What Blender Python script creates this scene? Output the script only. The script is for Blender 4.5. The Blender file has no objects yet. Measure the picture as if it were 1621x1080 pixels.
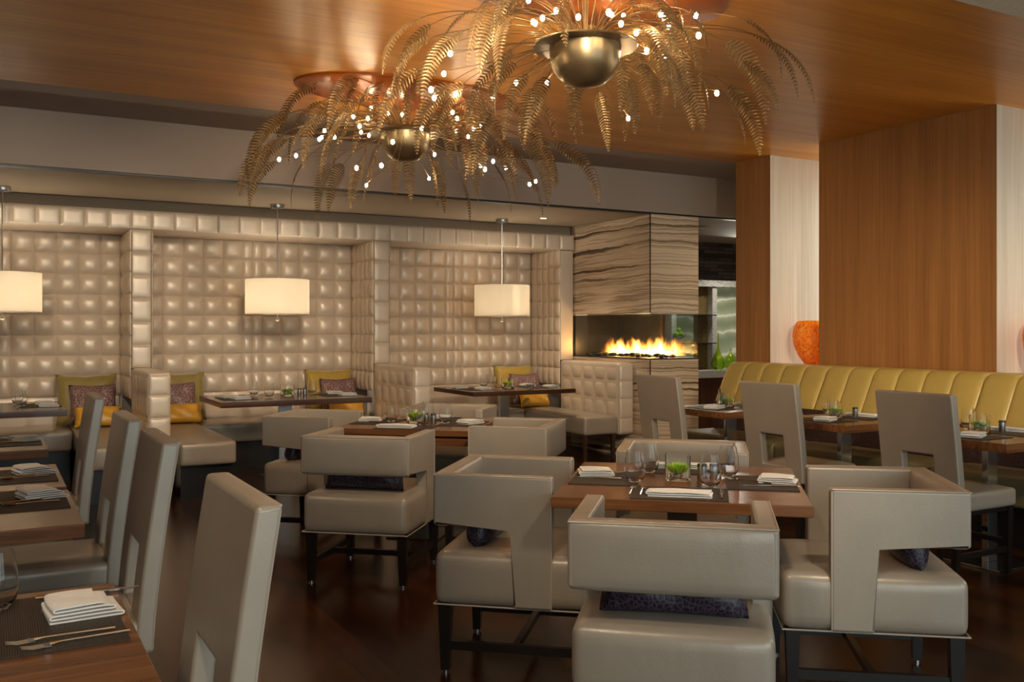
import bpy, bmesh, math, random
from mathutils import Vector, Matrix
PI = math.pi
R = math.radians
random.seed(7)
sc = bpy.context.scene
COL = sc.collection

# ------------------------------------------------------------------ camera, world, exposure
cam = bpy.data.cameras.new('camera')
cam.sensor_width = 36.0
cam.lens = 36.0 * 1490 / 1621
cam.shift_y = -18 / 1621
cam.clip_start = 0.05
camo = bpy.data.objects.new('camera', cam)
COL.objects.link(camo)
camo.location = (0, 0, 1.38)
camo.rotation_euler = (R(90), 0, R(-29))
sc.camera = camo
sc.view_settings.view_transform = 'Standard'
sc.view_settings.look = 'None'
sc.view_settings.gamma = 1
sc.view_settings.use_curve_mapping = False
sc.view_settings.exposure = 0.9
w = bpy.data.worlds.new('daylight')
sc.world = w
w.use_nodes = True
w.node_tree.nodes['Background'].inputs[0].default_value = (0.80, 0.93, 1.0, 1)
w.node_tree.nodes['Background'].inputs[1].default_value = 1.0
sc.cycles.max_bounces = 12
sc.cycles.transmission_bounces = 12
sc.cycles.glossy_bounces = 5
sc.cycles.diffuse_bounces = 5
sc.cycles.transparent_max_bounces = 16
sc.cycles.sample_clamp_indirect = 4

def light(name, kind, loc, energy, color, rot=(0, 0, 0), parent=None, **kw):
    l = bpy.data.lights.new(name, kind)
    l.energy = energy
    l.color = color
    for k, v in kw.items():
        setattr(l, k, v)
    o = bpy.data.objects.new(name, l)
    COL.objects.link(o)
    o.location = loc
    o.rotation_euler = rot
    o.parent = parent
    return o

WARM = (1.0, 0.72, 0.42)
WARM2 = (1.0, 0.82, 0.60)
COOL = (0.80, 0.97, 0.93)
# daylight through the windows behind the camera and in the niches on the right
for wx in (-0.6, 1.8, 4.2, 6.4):
    light('window_daylight', 'AREA', (wx, -2.75, 1.6), 13, COOL, (R(90), 0, 0), shape='RECTANGLE', size=2.0, size_y=2.3)
for wy in (1.2, 3.7, 6.3):
    light('niche_daylight', 'AREA', (7.8, wy, 2.0), 9, (1.0, 0.96, 0.86), (0, R(90), 0), shape='RECTANGLE', size=1.7, size_y=0.9)

# ------------------------------------------------------------------ materials
def new_mat(name):
    m = bpy.data.materials.new(name)
    m.use_nodes = True
    nt = m.node_tree
    b = nt.nodes['Principled BSDF']
    return m, nt, b

def N(nt, t, **kw):
    n = nt.nodes.new(t)
    for k, v in kw.items():
        if k in n.inputs:
            n.inputs[k].default_value = v
        else:
            setattr(n, k, v)
    return n

def coords(nt, scale=(1, 1, 1), rot=(0, 0, 0), kind='Object'):
    tc = N(nt, 'ShaderNodeTexCoord')
    mp = N(nt, 'ShaderNodeMapping')
    mp.inputs['Scale'].default_value = scale
    mp.inputs['Rotation'].default_value = rot
    nt.links.new(tc.outputs[kind], mp.inputs['Vector'])
    return mp.outputs['Vector']

def ramp(nt, fac, stops):
    r = N(nt, 'ShaderNodeValToRGB')
    e = r.color_ramp.elements
    while len(e) < len(stops):
        e.new(0.5)
    for i, (p, c) in enumerate(stops):
        e[i].position = p
        e[i].color = (c[0], c[1], c[2], 1)
    nt.links.new(fac, r.inputs['Fac'])
    return r.outputs['Color']

def bump(nt, b, height, strength=0.2, dist=0.01):
    bp = N(nt, 'ShaderNodeBump')
    bp.inputs['Strength'].default_value = strength
    bp.inputs['Distance'].default_value = dist
    nt.links.new(height, bp.inputs['Height'])
    nt.links.new(bp.outputs['Normal'], b.inputs['Normal'])

def simple(name, col, rough=0.5, metal=0.0, var=0.0, scale=8, spec=0.5, coat=0.0, bmp=0.0, sheen=0.0):
    m, nt, b = new_mat(name)
    b.inputs['Base Color'].default_value = (*col, 1)
    b.inputs['Roughness'].default_value = rough
    b.inputs['Metallic'].default_value = metal
    b.inputs['Specular IOR Level'].default_value = spec
    b.inputs['Coat Weight'].default_value = coat
    b.inputs['Sheen Weight'].default_value = sheen
    v = coords(nt)
    n = N(nt, 'ShaderNodeTexNoise', Scale=scale, Detail=4.0)
    nt.links.new(v, n.inputs['Vector'])
    lo = tuple(c * (1 - var) for c in col)
    hi = tuple(min(1, c * (1 + var)) for c in col)
    nt.links.new(ramp(nt, n.outputs['Fac'], [(0.3, lo), (0.7, hi)]), b.inputs['Base Color'])
    if bmp:
        n2 = N(nt, 'ShaderNodeTexNoise', Scale=scale * 30, Detail=2.0)
        nt.links.new(v, n2.inputs['Vector'])
        n3 = N(nt, 'ShaderNodeTexNoise', Scale=11, Detail=2.0)
        nt.links.new(coords(nt, (1, 1, 0.45)), n3.inputs['Vector'])
        ad = N(nt, 'ShaderNodeMath', operation='MULTIPLY_ADD')
        nt.links.new(n3.outputs['Fac'], ad.inputs[0]); ad.inputs[1].default_value = 7.0
        nt.links.new(n2.outputs['Fac'], ad.inputs[2])
        bump(nt, b, ad.outputs[0], bmp, 0.002 if name != 'napkin_linen' else 0.0008)
    return m

def wood(name, c1, c2, grain='Z', rough=0.35, fine=60, coat=0.0, long=1.2):
    m, nt, b = new_mat(name)
    s = {'X': (long, fine, fine), 'Y': (fine, long, fine), 'Z': (fine, fine, long)}[grain]
    v = coords(nt, s)
    n = N(nt, 'ShaderNodeTexNoise', Scale=1.0, Detail=5.0, Roughness=0.65)
    nt.links.new(v, n.inputs['Vector'])
    v2 = coords(nt, tuple(x * 0.12 for x in s))
    n2 = N(nt, 'ShaderNodeTexNoise', Scale=1.0, Detail=3.0)
    nt.links.new(v2, n2.inputs['Vector'])
    mx = N(nt, 'ShaderNodeMath', operation='MULTIPLY_ADD')
    nt.links.new(n.outputs['Fac'], mx.inputs[0])
    mx.inputs[1].default_value = 0.55
    mn = N(nt, 'ShaderNodeMath', operation='MULTIPLY')
    nt.links.new(n2.outputs['Fac'], mn.inputs[0])
    mn.inputs[1].default_value = 0.45
    nt.links.new(mn.outputs[0], mx.inputs[2])
    nt.links.new(ramp(nt, mx.outputs[0], [(0.36, c1), (0.62, c2)]), b.inputs['Base Color'])
    b.inputs['Roughness'].default_value = rough
    b.inputs['Coat Weight'].default_value = coat
    b.inputs['Coat Roughness'].default_value = 0.15
    bump(nt, b, n.outputs['Fac'], 0.08, 0.002)
    return m

M = {}
M['leather'] = simple('pearl_leather', (0.385, 0.325, 0.255), 0.34, 0.14, 0.05, 5, 0.6, bmp=0.16)
M['tuft'] = simple('tufted_leather', (0.70, 0.585, 0.46), 0.35, 0.15, 0.04, 5, 0.6, bmp=0.03)
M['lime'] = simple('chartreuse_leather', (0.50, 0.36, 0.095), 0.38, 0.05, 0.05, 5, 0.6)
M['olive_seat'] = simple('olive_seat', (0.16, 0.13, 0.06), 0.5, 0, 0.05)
M['piping'] = simple('piping_leather', (0.46, 0.39, 0.31), 0.4, 0.05, 0.03)
M['dark'] = simple('espresso_wood', (0.013, 0.009, 0.007), 0.32, 0, 0.15, 12)
M['legwood'] = simple('brown_leg_wood', (0.06, 0.028, 0.014), 0.35, 0, 0.2, 12)
M['chrome'] = simple('polished_steel', (0.75, 0.76, 0.76), 0.12, 1.0, 0.02)
M['steel'] = simple('brushed_steel', (0.55, 0.55, 0.55), 0.28, 1.0, 0.04)
M['darksteel'] = simple('dark_steel', (0.12, 0.115, 0.11), 0.3, 0.8, 0.04)
M['brass'] = simple('antique_brass', (0.22, 0.135, 0.055), 0.45, 0.6, 0.15, 20)
M['bowlmetal'] = simple('bronze_bowl', (0.30, 0.22, 0.12), 0.34, 0.9, 0.10, 6)
M['plaster'] = simple('soffit_plaster', (0.33, 0.265, 0.22), 0.8, 0, 0.02, 1.5)
M['boothceil'] = simple('booth_ceiling_paint', (0.36, 0.285, 0.20), 0.8, 0, 0.02, 1.5)
M['black'] = simple('black_metal', (0.01, 0.01, 0.01), 0.4, 0, 0.0)
M['linen'] = simple('napkin_linen', (0.86, 0.84, 0.80), 0.85, 0, 0.03, 40, 0.2, bmp=0.1)
M['ceilwood'] = wood('ceiling_wood', (0.45, 0.165, 0.018), (0.64, 0.27, 0.040), 'X', 0.34, 38, 0.0)
M['ceilwood'].node_tree.nodes['Principled BSDF'].inputs['Specular IOR Level'].default_value = 0.32
M['panelwood'] = wood('panel_wood', (0.27, 0.110, 0.028), (0.43, 0.195, 0.056), 'Z', 0.45, 70)
M['cream'] = wood('cream_wallcover', (0.56, 0.48, 0.37), (0.72, 0.65, 0.53), 'Z', 0.7, 60)
M['tabletop'] = wood('walnut_top', (0.085, 0.030, 0.011), (0.25, 0.105, 0.038), 'X', 0.26, 34, 0.12, 2.0)
M['tabletop'].node_tree.nodes['Principled BSDF'].inputs['Specular IOR Level'].default_value = 0.3
M['darktop'] = wood('dark_walnut_top', (0.03, 0.011, 0.005), (0.10, 0.038, 0.015), 'X', 0.22, 34, 0.3, 2.0)
M['cabinet'] = wood('cabinet_wood', (0.07, 0.022, 0.008), (0.16, 0.055, 0.018), 'Z', 0.4, 40)

def floor_mat():
    m, nt, b = new_mat('floor_planks')
    v = coords(nt, (1, 1, 1), (0, 0, R(90)))
    br = N(nt, 'ShaderNodeTexBrick')
    br.offset = 0.37
    br.inputs['Scale'].default_value = 1.0
    br.inputs['Brick Width'].default_value = 1.7
    br.inputs['Row Height'].default_value = 0.13
    br.inputs['Mortar Size'].default_value = 0.0018
    br.inputs['Color1'].default_value = (0.022, 0.0065, 0.0015, 1)
    br.inputs['Color2'].default_value = (0.080, 0.025, 0.006, 1)
    br.inputs['Mortar'].default_value = (0.006, 0.003, 0.002, 1)
    nt.links.new(v, br.inputs['Vector'])
    v2 = coords(nt, (30, 1.6, 30))
    n = N(nt, 'ShaderNodeTexNoise', Scale=1.0, Detail=5.0)
    nt.links.new(v2, n.inputs['Vector'])
    mx = N(nt, 'ShaderNodeMix', data_type='RGBA', blend_type='MULTIPLY')
    mx.inputs[0].default_value = 0.8
    nt.links.new(br.outputs['Color'], mx.inputs[6])
    nt.links.new(ramp(nt, n.outputs['Fac'], [(0.3, (0.45, 0.42, 0.4)), (0.7, (1.3, 1.25, 1.2))]), mx.inputs[7])
    nt.links.new(mx.outputs[2], b.inputs['Base Color'])
    b.inputs['Roughness'].default_value = 0.22
    b.inputs['Specular IOR Level'].default_value = 0.25
    bump(nt, b, n.outputs['Fac'], 0.12, 0.003)
    return m
M['floor'] = floor_mat()

def zebra_mat():
    m, nt, b = new_mat('zebra_marble')
    v = coords(nt, (0.45, 0.45, 1.0))
    n0 = N(nt, 'ShaderNodeTexNoise', Scale=1.6, Detail=5.0, Roughness=0.62)
    nt.links.new(v, n0.inputs['Vector'])
    sx = N(nt, 'ShaderNodeSeparateXYZ')
    nt.links.new(v, sx.inputs[0])
    # height + slope along the depth + distortion
    a = N(nt, 'ShaderNodeMath', operation='MULTIPLY_ADD')
    nt.links.new(n0.outputs['Fac'], a.inputs[0])
    a.inputs[1].default_value = 0.16
    nt.links.new(sx.outputs['Z'], a.inputs[2])
    s = N(nt, 'ShaderNodeMath', operation='MULTIPLY_ADD')
    nt.links.new(sx.outputs['Y'], s.inputs[0])
    s.inputs[1].default_value = 0.05
    nt.links.new(a.outputs[0], s.inputs[2])
    cx = N(nt, 'ShaderNodeCombineXYZ')
    nt.links.new(s.outputs[0], cx.inputs['Z'])
    s2 = N(nt, 'ShaderNodeMath', operation='MULTIPLY')
    nt.links.new(sx.outputs['Y'], s2.inputs[0])
    s2.inputs[1].default_value = 0.05
    nt.links.new(s2.outputs[0], cx.inputs['X'])
    n1 = N(nt, 'ShaderNodeTexNoise', Scale=12.0, Detail=3.5, Roughness=0.6)
    nt.links.new(cx.outputs[0], n1.inputs['Vector'])
    c = ramp(nt, n1.outputs['Fac'], [(0.33, (0.050, 0.026, 0.014)), (0.40, (0.14, 0.085, 0.048)), (0.44, (0.50, 0.38, 0.25)), (0.50, (0.74, 0.60, 0.44)), (0.555, (0.36, 0.25, 0.155)), (0.60, (0.70, 0.57, 0.41)), (0.68, (0.78, 0.66, 0.50))])
    nt.links.new(c, b.inputs['Base Color'])
    b.inputs['Roughness'].default_value = 0.25
    return m
M['zebra'] = zebra_mat()

def slate_mat():
    m, nt, b = new_mat('stacked_slate')
    v = coords(nt, (1, 1, 1), (R(90), 0, 0))
    br = N(nt, 'ShaderNodeTexBrick')
    br.offset = 0.4
    br.inputs['Scale'].default_value = 1.0
    br.inputs['Brick Width'].default_value = 0.26
    br.inputs['Row Height'].default_value = 0.05
    br.inputs['Mortar Size'].default_value = 0.003
    br.inputs['Color1'].default_value = (0.035, 0.030, 0.035, 1)
    br.inputs['Color2'].default_value = (0.16, 0.14, 0.15, 1)
    br.inputs['Mortar'].default_value = (0.006, 0.005, 0.006, 1)
    nt.links.new(v, br.inputs['Vector'])
    nt.links.new(br.outputs['Color'], b.inputs['Base Color'])
    b.inputs['Roughness'].default_value = 0.6
    bump(nt, b, br.outputs['Color'], 0.8, 0.02)
    return m
M['slate'] = slate_mat()

def speckle_mat(name, base, dark, scale, thr, rough=0.3):
    m, nt, b = new_mat(name)
    v = coords(nt)
    n = N(nt, 'ShaderNodeTexNoise', Scale=scale, Detail=3.0, Roughness=0.7)
    nt.links.new(v, n.inputs['Vector'])
    nt.links.new(ramp(nt, n.outputs['Fac'], [(thr - 0.05, dark), (thr + 0.03, base)]), b.inputs['Base Color'])
    b.inputs['Roughness'].default_value = rough
    return m
M['granite'] = speckle_mat('speckled_granite', (0.62, 0.60, 0.55), (0.20, 0.19, 0.18), 70, 0.44)
M['mosaic'] = speckle_mat('bronze_mosaic', (0.22, 0.15, 0.055), (0.05, 0.035, 0.015), 45, 0.45, 0.3)

def onyx_mat():
    m, nt, b = new_mat('green_onyx')
    v = coords(nt, (1, 1, 1))
    wv = N(nt, 'ShaderNodeTexWave')
    wv.wave_type = 'BANDS'
    wv.bands_direction = 'Z'
    wv.inputs['Scale'].default_value = 1.1
    wv.inputs['Distortion'].default_value = 7.0
    wv.inputs['Detail'].default_value = 3.0
    wv.inputs['Detail Scale'].default_value = 1.2
    nt.links.new(v, wv.inputs['Vector'])
    c = ramp(nt, wv.outputs['Fac'], [(0.0, (0.26, 0.30, 0.18)), (0.6, (0.34, 0.38, 0.24)), (0.9, (0.42, 0.44, 0.30)), (0.985, (0.72, 0.70, 0.55))])
    nt.links.new(c, b.inputs['Base Color'])
    b.inputs['Roughness'].default_value = 0.2
    nt.links.new(c, b.inputs['Emission Color'])       # faint emission added in the onyx's own colour
    b.inputs['Emission Strength'].default_value = 0.12
    return m
M['onyx'] = onyx_mat()

def snake_mat(name, c1, c2, c3, scale, rough=0.45):
    m, nt, b = new_mat(name)
    v = coords(nt)
    vo = N(nt, 'ShaderNodeTexVoronoi', feature='DISTANCE_TO_EDGE')
    vo.inputs['Scale'].default_value = scale
    nt.links.new(v, vo.inputs['Vector'])
    nt.links.new(ramp(nt, vo.outputs['Distance'], [(0.0, c3), (0.07, c2), (0.22, c1)]), b.inputs['Base Color'])
    b.inputs['Roughness'].default_value = rough
    bump(nt, b, vo.outputs['Distance'], 0.3, 0.004)
    return m
M['purple'] = snake_mat('aubergine_snake_print', (0.014, 0.007, 0.018), (0.032, 0.018, 0.038), (0.11, 0.085, 0.10), 62, 0.35)
M['mauve'] = snake_mat('mauve_sequin_print', (0.13, 0.055, 0.065), (0.20, 0.10, 0.10), (0.50, 0.36, 0.32), 42, 0.38)
M['bandprint'] = snake_mat('brown_print', (0.025, 0.008, 0.008), (0.03, 0.012, 0.01), (0.08, 0.05, 0.045), 60)
M['olive'] = simple('olive_silk', (0.30, 0.225, 0.06), 0.42, 0, 0.08, 10, 0.5, sheen=0.3)
M['mustard'] = simple('mustard_silk', (0.48, 0.32, 0.055), 0.42, 0, 0.08, 10, 0.5, sheen=0.3)
M['gold'] = simple('gold_silk', (0.72, 0.36, 0.03), 0.36, 0, 0.10, 14, 0.6)

def placemat_mat():
    m, nt, b = new_mat('woven_mat')
    v = coords(nt)
    outs = []
    for d in ('X', 'Y'):
        wv = N(nt, 'ShaderNodeTexWave')
        wv.bands_direction = d
        wv.inputs['Scale'].default_value = 70
        wv.inputs['Distortion'].default_value = 1.5
        nt.links.new(v, wv.inputs['Vector'])
        outs.append(wv.outputs['Fac'])
    mul = N(nt, 'ShaderNodeMath', operation='MULTIPLY')
    nt.links.new(outs[0], mul.inputs[0])
    nt.links.new(outs[1], mul.inputs[1])
    nt.links.new(ramp(nt, mul.outputs[0], [(0.0, (0.016, 0.010, 0.006)), (0.8, (0.10, 0.072, 0.045))]), b.inputs['Base Color'])
    b.inputs['Roughness'].default_value = 0.6
    bump(nt, b, mul.outputs[0], 0.4, 0.002)
    return m
M['mat'] = placemat_mat()

def glass_mat(name, col=(1, 1, 1), rough=0.0, ior=1.28):
    m, nt, b = new_mat(name)
    b.inputs['Base Color'].default_value = (*col, 1)
    b.inputs['Roughness'].default_value = rough
    b.inputs['Transmission Weight'].default_value = 1
    b.inputs['IOR'].default_value = ior
    return m
M['glass'] = glass_mat('clear_glass')
M['greenglass'] = glass_mat('green_glass', (0.72, 0.88, 0.22), 0.05)

def pane_mat():
    m, nt, b = new_mat('fireplace_glass')
    out = nt.nodes['Material Output']
    tr = N(nt, 'ShaderNodeBsdfTransparent')
    tr.inputs[0].default_value = (0.86, 0.90, 0.88, 1)
    gl = N(nt, 'ShaderNodeBsdfGlossy')
    gl.inputs['Roughness'].default_value = 0.03
    mx = N(nt, 'ShaderNodeMixShader')
    mx.inputs[0].default_value = 0.035
    nt.links.new(tr.outputs[0], mx.inputs[1])
    nt.links.new(gl.outputs[0], mx.inputs[2])
    nt.links.new(mx.outputs[0], out.inputs[0])
    return m
M['pane'] = pane_mat()

def orange_mat():
    m, nt, b = new_mat('orange_art_glass')
    out = nt.nodes['Material Output']
    v = coords(nt)
    n = N(nt, 'ShaderNodeTexNoise', Scale=38, Detail=5.0, Roughness=0.75)
    nt.links.new(v, n.inputs['Vector'])
    c = ramp(nt, n.outputs['Fac'], [(0.36, (0.85, 0.22, 0.015)), (0.48, (1.0, 0.48, 0.06)), (0.6, (1.0, 0.74, 0.25))])
    nt.links.new(c, b.inputs['Base Color'])
    b.inputs['Roughness'].default_value = 0.12
    t = N(nt, 'ShaderNodeBsdfTranslucent')
    nt.links.new(c, t.inputs[0])
    mx = N(nt, 'ShaderNodeMixShader')
    mx.inputs[0].default_value = 0.65
    nt.links.new(b.outputs[0], mx.inputs[1])
    nt.links.new(t.outputs[0], mx.inputs[2])
    nt.links.new(mx.outputs[0], out.inputs[0])
    return m
M['orange'] = orange_mat()

def shade_mat():
    m, nt, b = new_mat('lamp_shade_linen')
    out = nt.nodes['Material Output']
    b.inputs['Base Color'].default_value = (0.50, 0.46, 0.40, 1)
    b.inputs['Roughness'].default_value = 0.9
    t = N(nt, 'ShaderNodeBsdfTranslucent')
    t.inputs[0].default_value = (0.93, 0.86, 0.74, 1)
    mx = N(nt, 'ShaderNodeMixShader')
    mx.inputs[0].default_value = 0.5
    nt.links.new(b.outputs[0], mx.inputs[1])
    nt.links.new(t.outputs[0], mx.inputs[2])
    nt.links.new(mx.outputs[0], out.inputs[0])
    return m
M['shade'] = shade_mat()

def emit(name, col, s, sampling=True):
    m, nt, b = new_mat(name)
    b.inputs['Base Color'].default_value = (*col, 1)
    b.inputs['Emission Color'].default_value = (*col, 1)
    b.inputs['Emission Strength'].default_value = s
    if not sampling:
        m.cycles.emission_sampling = 'NONE'
    return m
M['bulb'] = emit('halogen_bulb', (1.0, 0.80, 0.48), 45, False)
M['lens'] = emit('downlight_lens', (1.0, 0.85, 0.62), 6, False)
M['copper'] = simple('copper_lacquer', (0.24, 0.058, 0.006), 0.3, 0.0, 0.15, 3, 0.2)
M['grass'] = simple('wheat_grass', (0.50, 0.74, 0.07), 0.5, 0, 0.2, 30)
M['apple'] = simple('green_apple', (0.30, 0.52, 0.05), 0.25, 0, 0.15, 6)
M['pebble'] = simple('dark_pebble', (0.03, 0.02, 0.015), 0.35, 0, 0.3, 10)
M['gravel'] = simple('pale_gravel', (0.45, 0.36, 0.24), 0.4, 0, 0.4, 40)
M['firebox'] = simple('firebox_panel', (0.022, 0.02, 0.018), 0.3, 0, 0.1)

def flame_mat():
    m, nt, b = new_mat('gas_flames')
    out = nt.nodes['Material Output']
    nt.nodes.remove(b)
    tc = N(nt, 'ShaderNodeTexCoord')
    sx = N(nt, 'ShaderNodeSeparateXYZ')
    nt.links.new(tc.outputs['Object'], sx.inputs[0])   # z: 0 at burner
    mp = N(nt, 'ShaderNodeMapping')
    mp.inputs['Scale'].default_value = (9, 9, 3.2)
    nt.links.new(tc.outputs['Object'], mp.inputs['Vector'])
    n = N(nt, 'ShaderNodeTexNoise', Scale=1.6, Detail=3.0, Distortion=0.6)
    nt.links.new(mp.outputs[0], n.inputs['Vector'])
    # density = noise*1.6 - z/0.2
    a = N(nt, 'ShaderNodeMath', operation='MULTIPLY')
    nt.links.new(n.outputs['Fac'], a.inputs[0]); a.inputs[1].default_value = 2.35
    z = N(nt, 'ShaderNodeMath', operation='MULTIPLY_ADD')
    nt.links.new(sx.outputs['Z'], z.inputs[0]); z.inputs[1].default_value = -5.6
    nt.links.new(a.outputs[0], z.inputs[2])
    s = N(nt, 'ShaderNodeMath', operation='SUBTRACT')
    nt.links.new(z.outputs[0], s.inputs[0]); s.inputs[1].default_value = 0.42
    mxx = N(nt, 'ShaderNodeMath', operation='MAXIMUM')
    nt.links.new(s.outputs[0], mxx.inputs[0]); mxx.inputs[1].default_value = 0
    # narrow across the burner (object x)
    ab = N(nt, 'ShaderNodeMath', operation='ABSOLUTE')
    nt.links.new(sx.outputs['X'], ab.inputs[0])
    fx = N(nt, 'ShaderNodeMath', operation='MULTIPLY_ADD', use_clamp=True)
    nt.links.new(ab.outputs[0], fx.inputs[0]); fx.inputs[1].default_value = -13; fx.inputs[2].default_value = 1
    ay = N(nt, 'ShaderNodeMath', operation='ABSOLUTE')
    nt.links.new(sx.outputs['Y'], ay.inputs[0])
    fy = N(nt, 'ShaderNodeMath', operation='MULTIPLY_ADD', use_clamp=True)
    nt.links.new(ay.outputs[0], fy.inputs[0]); fy.inputs[1].default_value = -5; fy.inputs[2].default_value = 2.95
    m1 = N(nt, 'ShaderNodeMath', operation='MULTIPLY')
    nt.links.new(mxx.outputs[0], m1.inputs[0]); nt.links.new(fx.outputs[0], m1.inputs[1])
    m2 = N(nt, 'ShaderNodeMath', operation='MULTIPLY')
    nt.links.new(m1.outputs[0], m2.inputs[0]); nt.links.new(fy.outputs[0], m2.inputs[1])
    em = N(nt, 'ShaderNodeEmission')
    nt.links.new(ramp(nt, m2.outputs[0], [(0.0, (1.0, 0.20, 0.015)), (0.25, (1.0, 0.45, 0.07)), (0.6, (1.0, 0.72, 0.28))]), em.inputs['Color'])
    ms = N(nt, 'ShaderNodeMath', operation='MULTIPLY')
    nt.links.new(m2.outputs[0], ms.inputs[0]); ms.inputs[1].default_value = 130
    nt.links.new(ms.outputs[0], em.inputs['Strength'])
    nt.links.new(em.outputs[0], out.inputs['Volume'])
    return m
M['flame'] = flame_mat()

# ------------------------------------------------------------------ mesh helpers
def nb():
    return bmesh.new()

def obj(name, bm, m, parent=None, smooth=True, wn=False, loc=(0, 0, 0), rot=(0, 0, 0), ang=40):
    me = bpy.data.meshes.new(name)
    bmesh.ops.recalc_face_normals(bm, faces=bm.faces[:])
    bm.to_mesh(me)
    bm.free()
    ms = m if isinstance(m, (list, tuple)) else [m]
    for x in ms:
        me.materials.append(M[x])
    if smooth:
        for p in me.polygons:
            p.use_smooth = True
        me.set_sharp_from_angle(angle=R(ang))
    o = bpy.data.objects.new(name, me)
    COL.objects.link(o)
    o.location = loc
    o.rotation_euler = rot
    o.parent = parent
    if wn:
        md = o.modifiers.new('wn', 'WEIGHTED_NORMAL')
        md.keep_sharp = True
    return o

def tag(o, label=None, cat=None, group=None, kind=None):
    if label: o['label'] = label
    if cat: o['category'] = cat
    if group: o['group'] = group
    if kind: o['kind'] = kind
    return o

def thing(name, label, cat, loc=(0, 0, 0), rz=0, group=None):
    o = bpy.data.objects.new(name, None)
    o.empty_display_size = 0.1
    COL.objects.link(o)
    o.location = loc
    o.rotation_euler = (0, 0, rz)
    return tag(o, label, cat, group)

def struct(name, bm, m, **kw):
    return tag(obj(name, bm, m, smooth=False, **kw), kind='structure')

def dup(root, loc, rz, label, group=None, rot=None):
    r = root.copy()
    COL.objects.link(r)
    r.location = loc
    r.rotation_euler = rot if rot else (0, 0, rz)
    r['label'] = label
    if group: r['group'] = group
    for ch in list(root.children):
        c = ch.copy(); COL.objects.link(c); c.parent = r
        for g in list(ch.children):
            d = g.copy(); COL.objects.link(d); d.parent = c
    return r

def box(bm, x0, x1, y0, y1, z0, z1, bev=0.0, seg=2):
    vs = [bm.verts.new((x, y, z)) for x in (x0, x1) for y in (y0, y1) for z in (z0, z1)]
    fs = [bm.faces.new([vs[i] for i in q]) for q in ((0, 1, 3, 2), (4, 6, 7, 5), (0, 4, 5, 1), (2, 3, 7, 6), (0, 2, 6, 4), (1, 5, 7, 3))]
    if bev:
        es = list({e for f in fs for e in f.edges})
        bmesh.ops.bevel(bm, geom=es, offset=bev, segments=seg, affect='EDGES', profile=0.5)
    return fs

def axis_coords(h, r, n=5):
    r = min(r, h * 0.98)
    a = [-h, -h + 0.15 * r, -h + 0.5 * r, -h + r]
    mid = [-(h - r) + 2 * (h - r) * i / n for i in range(1, n)]
    return a + mid + [-x for x in reversed(a)]

def rbox(bm, c, size, r=0.02, bulge=(0, 0, 0), n=5, fn=None):
    """a soft upholstered block: rounded edges, faces slightly inflated"""
    h = [s / 2 for s in size]
    ax = [axis_coords(h[i], r, n) for i in range(3)]
    cache = {}
    def vert(i, j, k):
        key = (i, j, k)
        if key not in cache:
            p = Vector((ax[0][i], ax[1][j], ax[2][k]))
            q = Vector([max(-(h[a] - min(r, h[a])), min(h[a] - min(r, h[a]), p[a])) for a in range(3)])
            d = p - q
            if d.length > 1e-9:
                # direction by the largest-norm projection for even rounding
                p = q + d.normalized() * min(r, min(h)) if d.length > 0 else p
            u = [p[a] / h[a] for a in range(3)]
            for a in range(3):
                if bulge[a]:
                    o1, o2 = [b for b in range(3) if b != a]
                    f = max(0, 1 - u[o1] ** 4) * max(0, 1 - u[o2] ** 4)
                    p[a] += bulge[a] * f * (1 if u[a] > 0 else -1) * min(1, abs(u[a])) ** 3
            p = p + Vector(c)
            if fn: p = Vector(fn(p))
            cache[key] = bm.verts.new(p)
        return cache[key]
    n0, n1, n2 = len(ax[0]) - 1, len(ax[1]) - 1, len(ax[2]) - 1
    for i in range(n0):
        for j in range(n1):
            for k in (0, n2):
                bm.faces.new([vert(i, j, k), vert(i + 1, j, k), vert(i + 1, j + 1, k), vert(i, j + 1, k)])
    for i in range(n0):
        for k in range(n2):
            for j in (0, n1):
                bm.faces.new([vert(i, j, k), vert(i + 1, j, k), vert(i + 1, j, k + 1), vert(i, j, k + 1)])
    for j in range(n1):
        for k in range(n2):
            for i in (0, n0):
                bm.faces.new([vert(i, j, k), vert(i, j + 1, k), vert(i, j + 1, k + 1), vert(i, j, k + 1)])

def prism(bm, pts, x0, x1, bev=0.0, seg=3, axis='X'):
    """extrude a (a,b) outline along an axis"""
    def mk(t, a, b):
        return {'X': (t, a, b), 'Y': (a, t, b), 'Z': (a, b, t)}[axis]
    A = [bm.verts.new(mk(x0, a, b)) for a, b in pts]
    B = [bm.verts.new(mk(x1, a, b)) for a, b in pts]
    n = len(pts)
    fs = [bm.faces.new(A), bm.faces.new(list(reversed(B)))]
    for i in range(n):
        fs.append(bm.faces.new([A[i], A[(i + 1) % n], B[(i + 1) % n], B[i]]))
    if bev:
        es = list({e for f in fs for e in f.edges})
        bmesh.ops.bevel(bm, geom=es, offset=bev, segments=seg, affect='EDGES', profile=0.5)

def lathe(bm, prof, c=(0, 0, 0), seg=32, sx=1.0, sy=1.0, close=False):
    rings = []
    for r, z in prof:
        if r < 1e-6:
            rings.append([bm.verts.new((c[0], c[1], c[2] + z))])
        else:
            rings.append([bm.verts.new((c[0] + sx * r * math.cos(2 * PI * i / seg), c[1] + sy * r * math.sin(2 * PI * i / seg), c[2] + z)) for i in range(seg)])
    pairs = list(zip(rings, rings[1:]))
    if close: pairs.append((rings[-1], rings[0]))
    for a, b in pairs:
        for i in range(seg):
            j = (i + 1) % seg
            q = [a[i % len(a)], a[j % len(a)], b[j % len(b)], b[i % len(b)]]
            u = []
            for v in q:
                if v not in u: u.append(v)
            if len(u) > 2: bm.faces.new(u)

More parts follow.
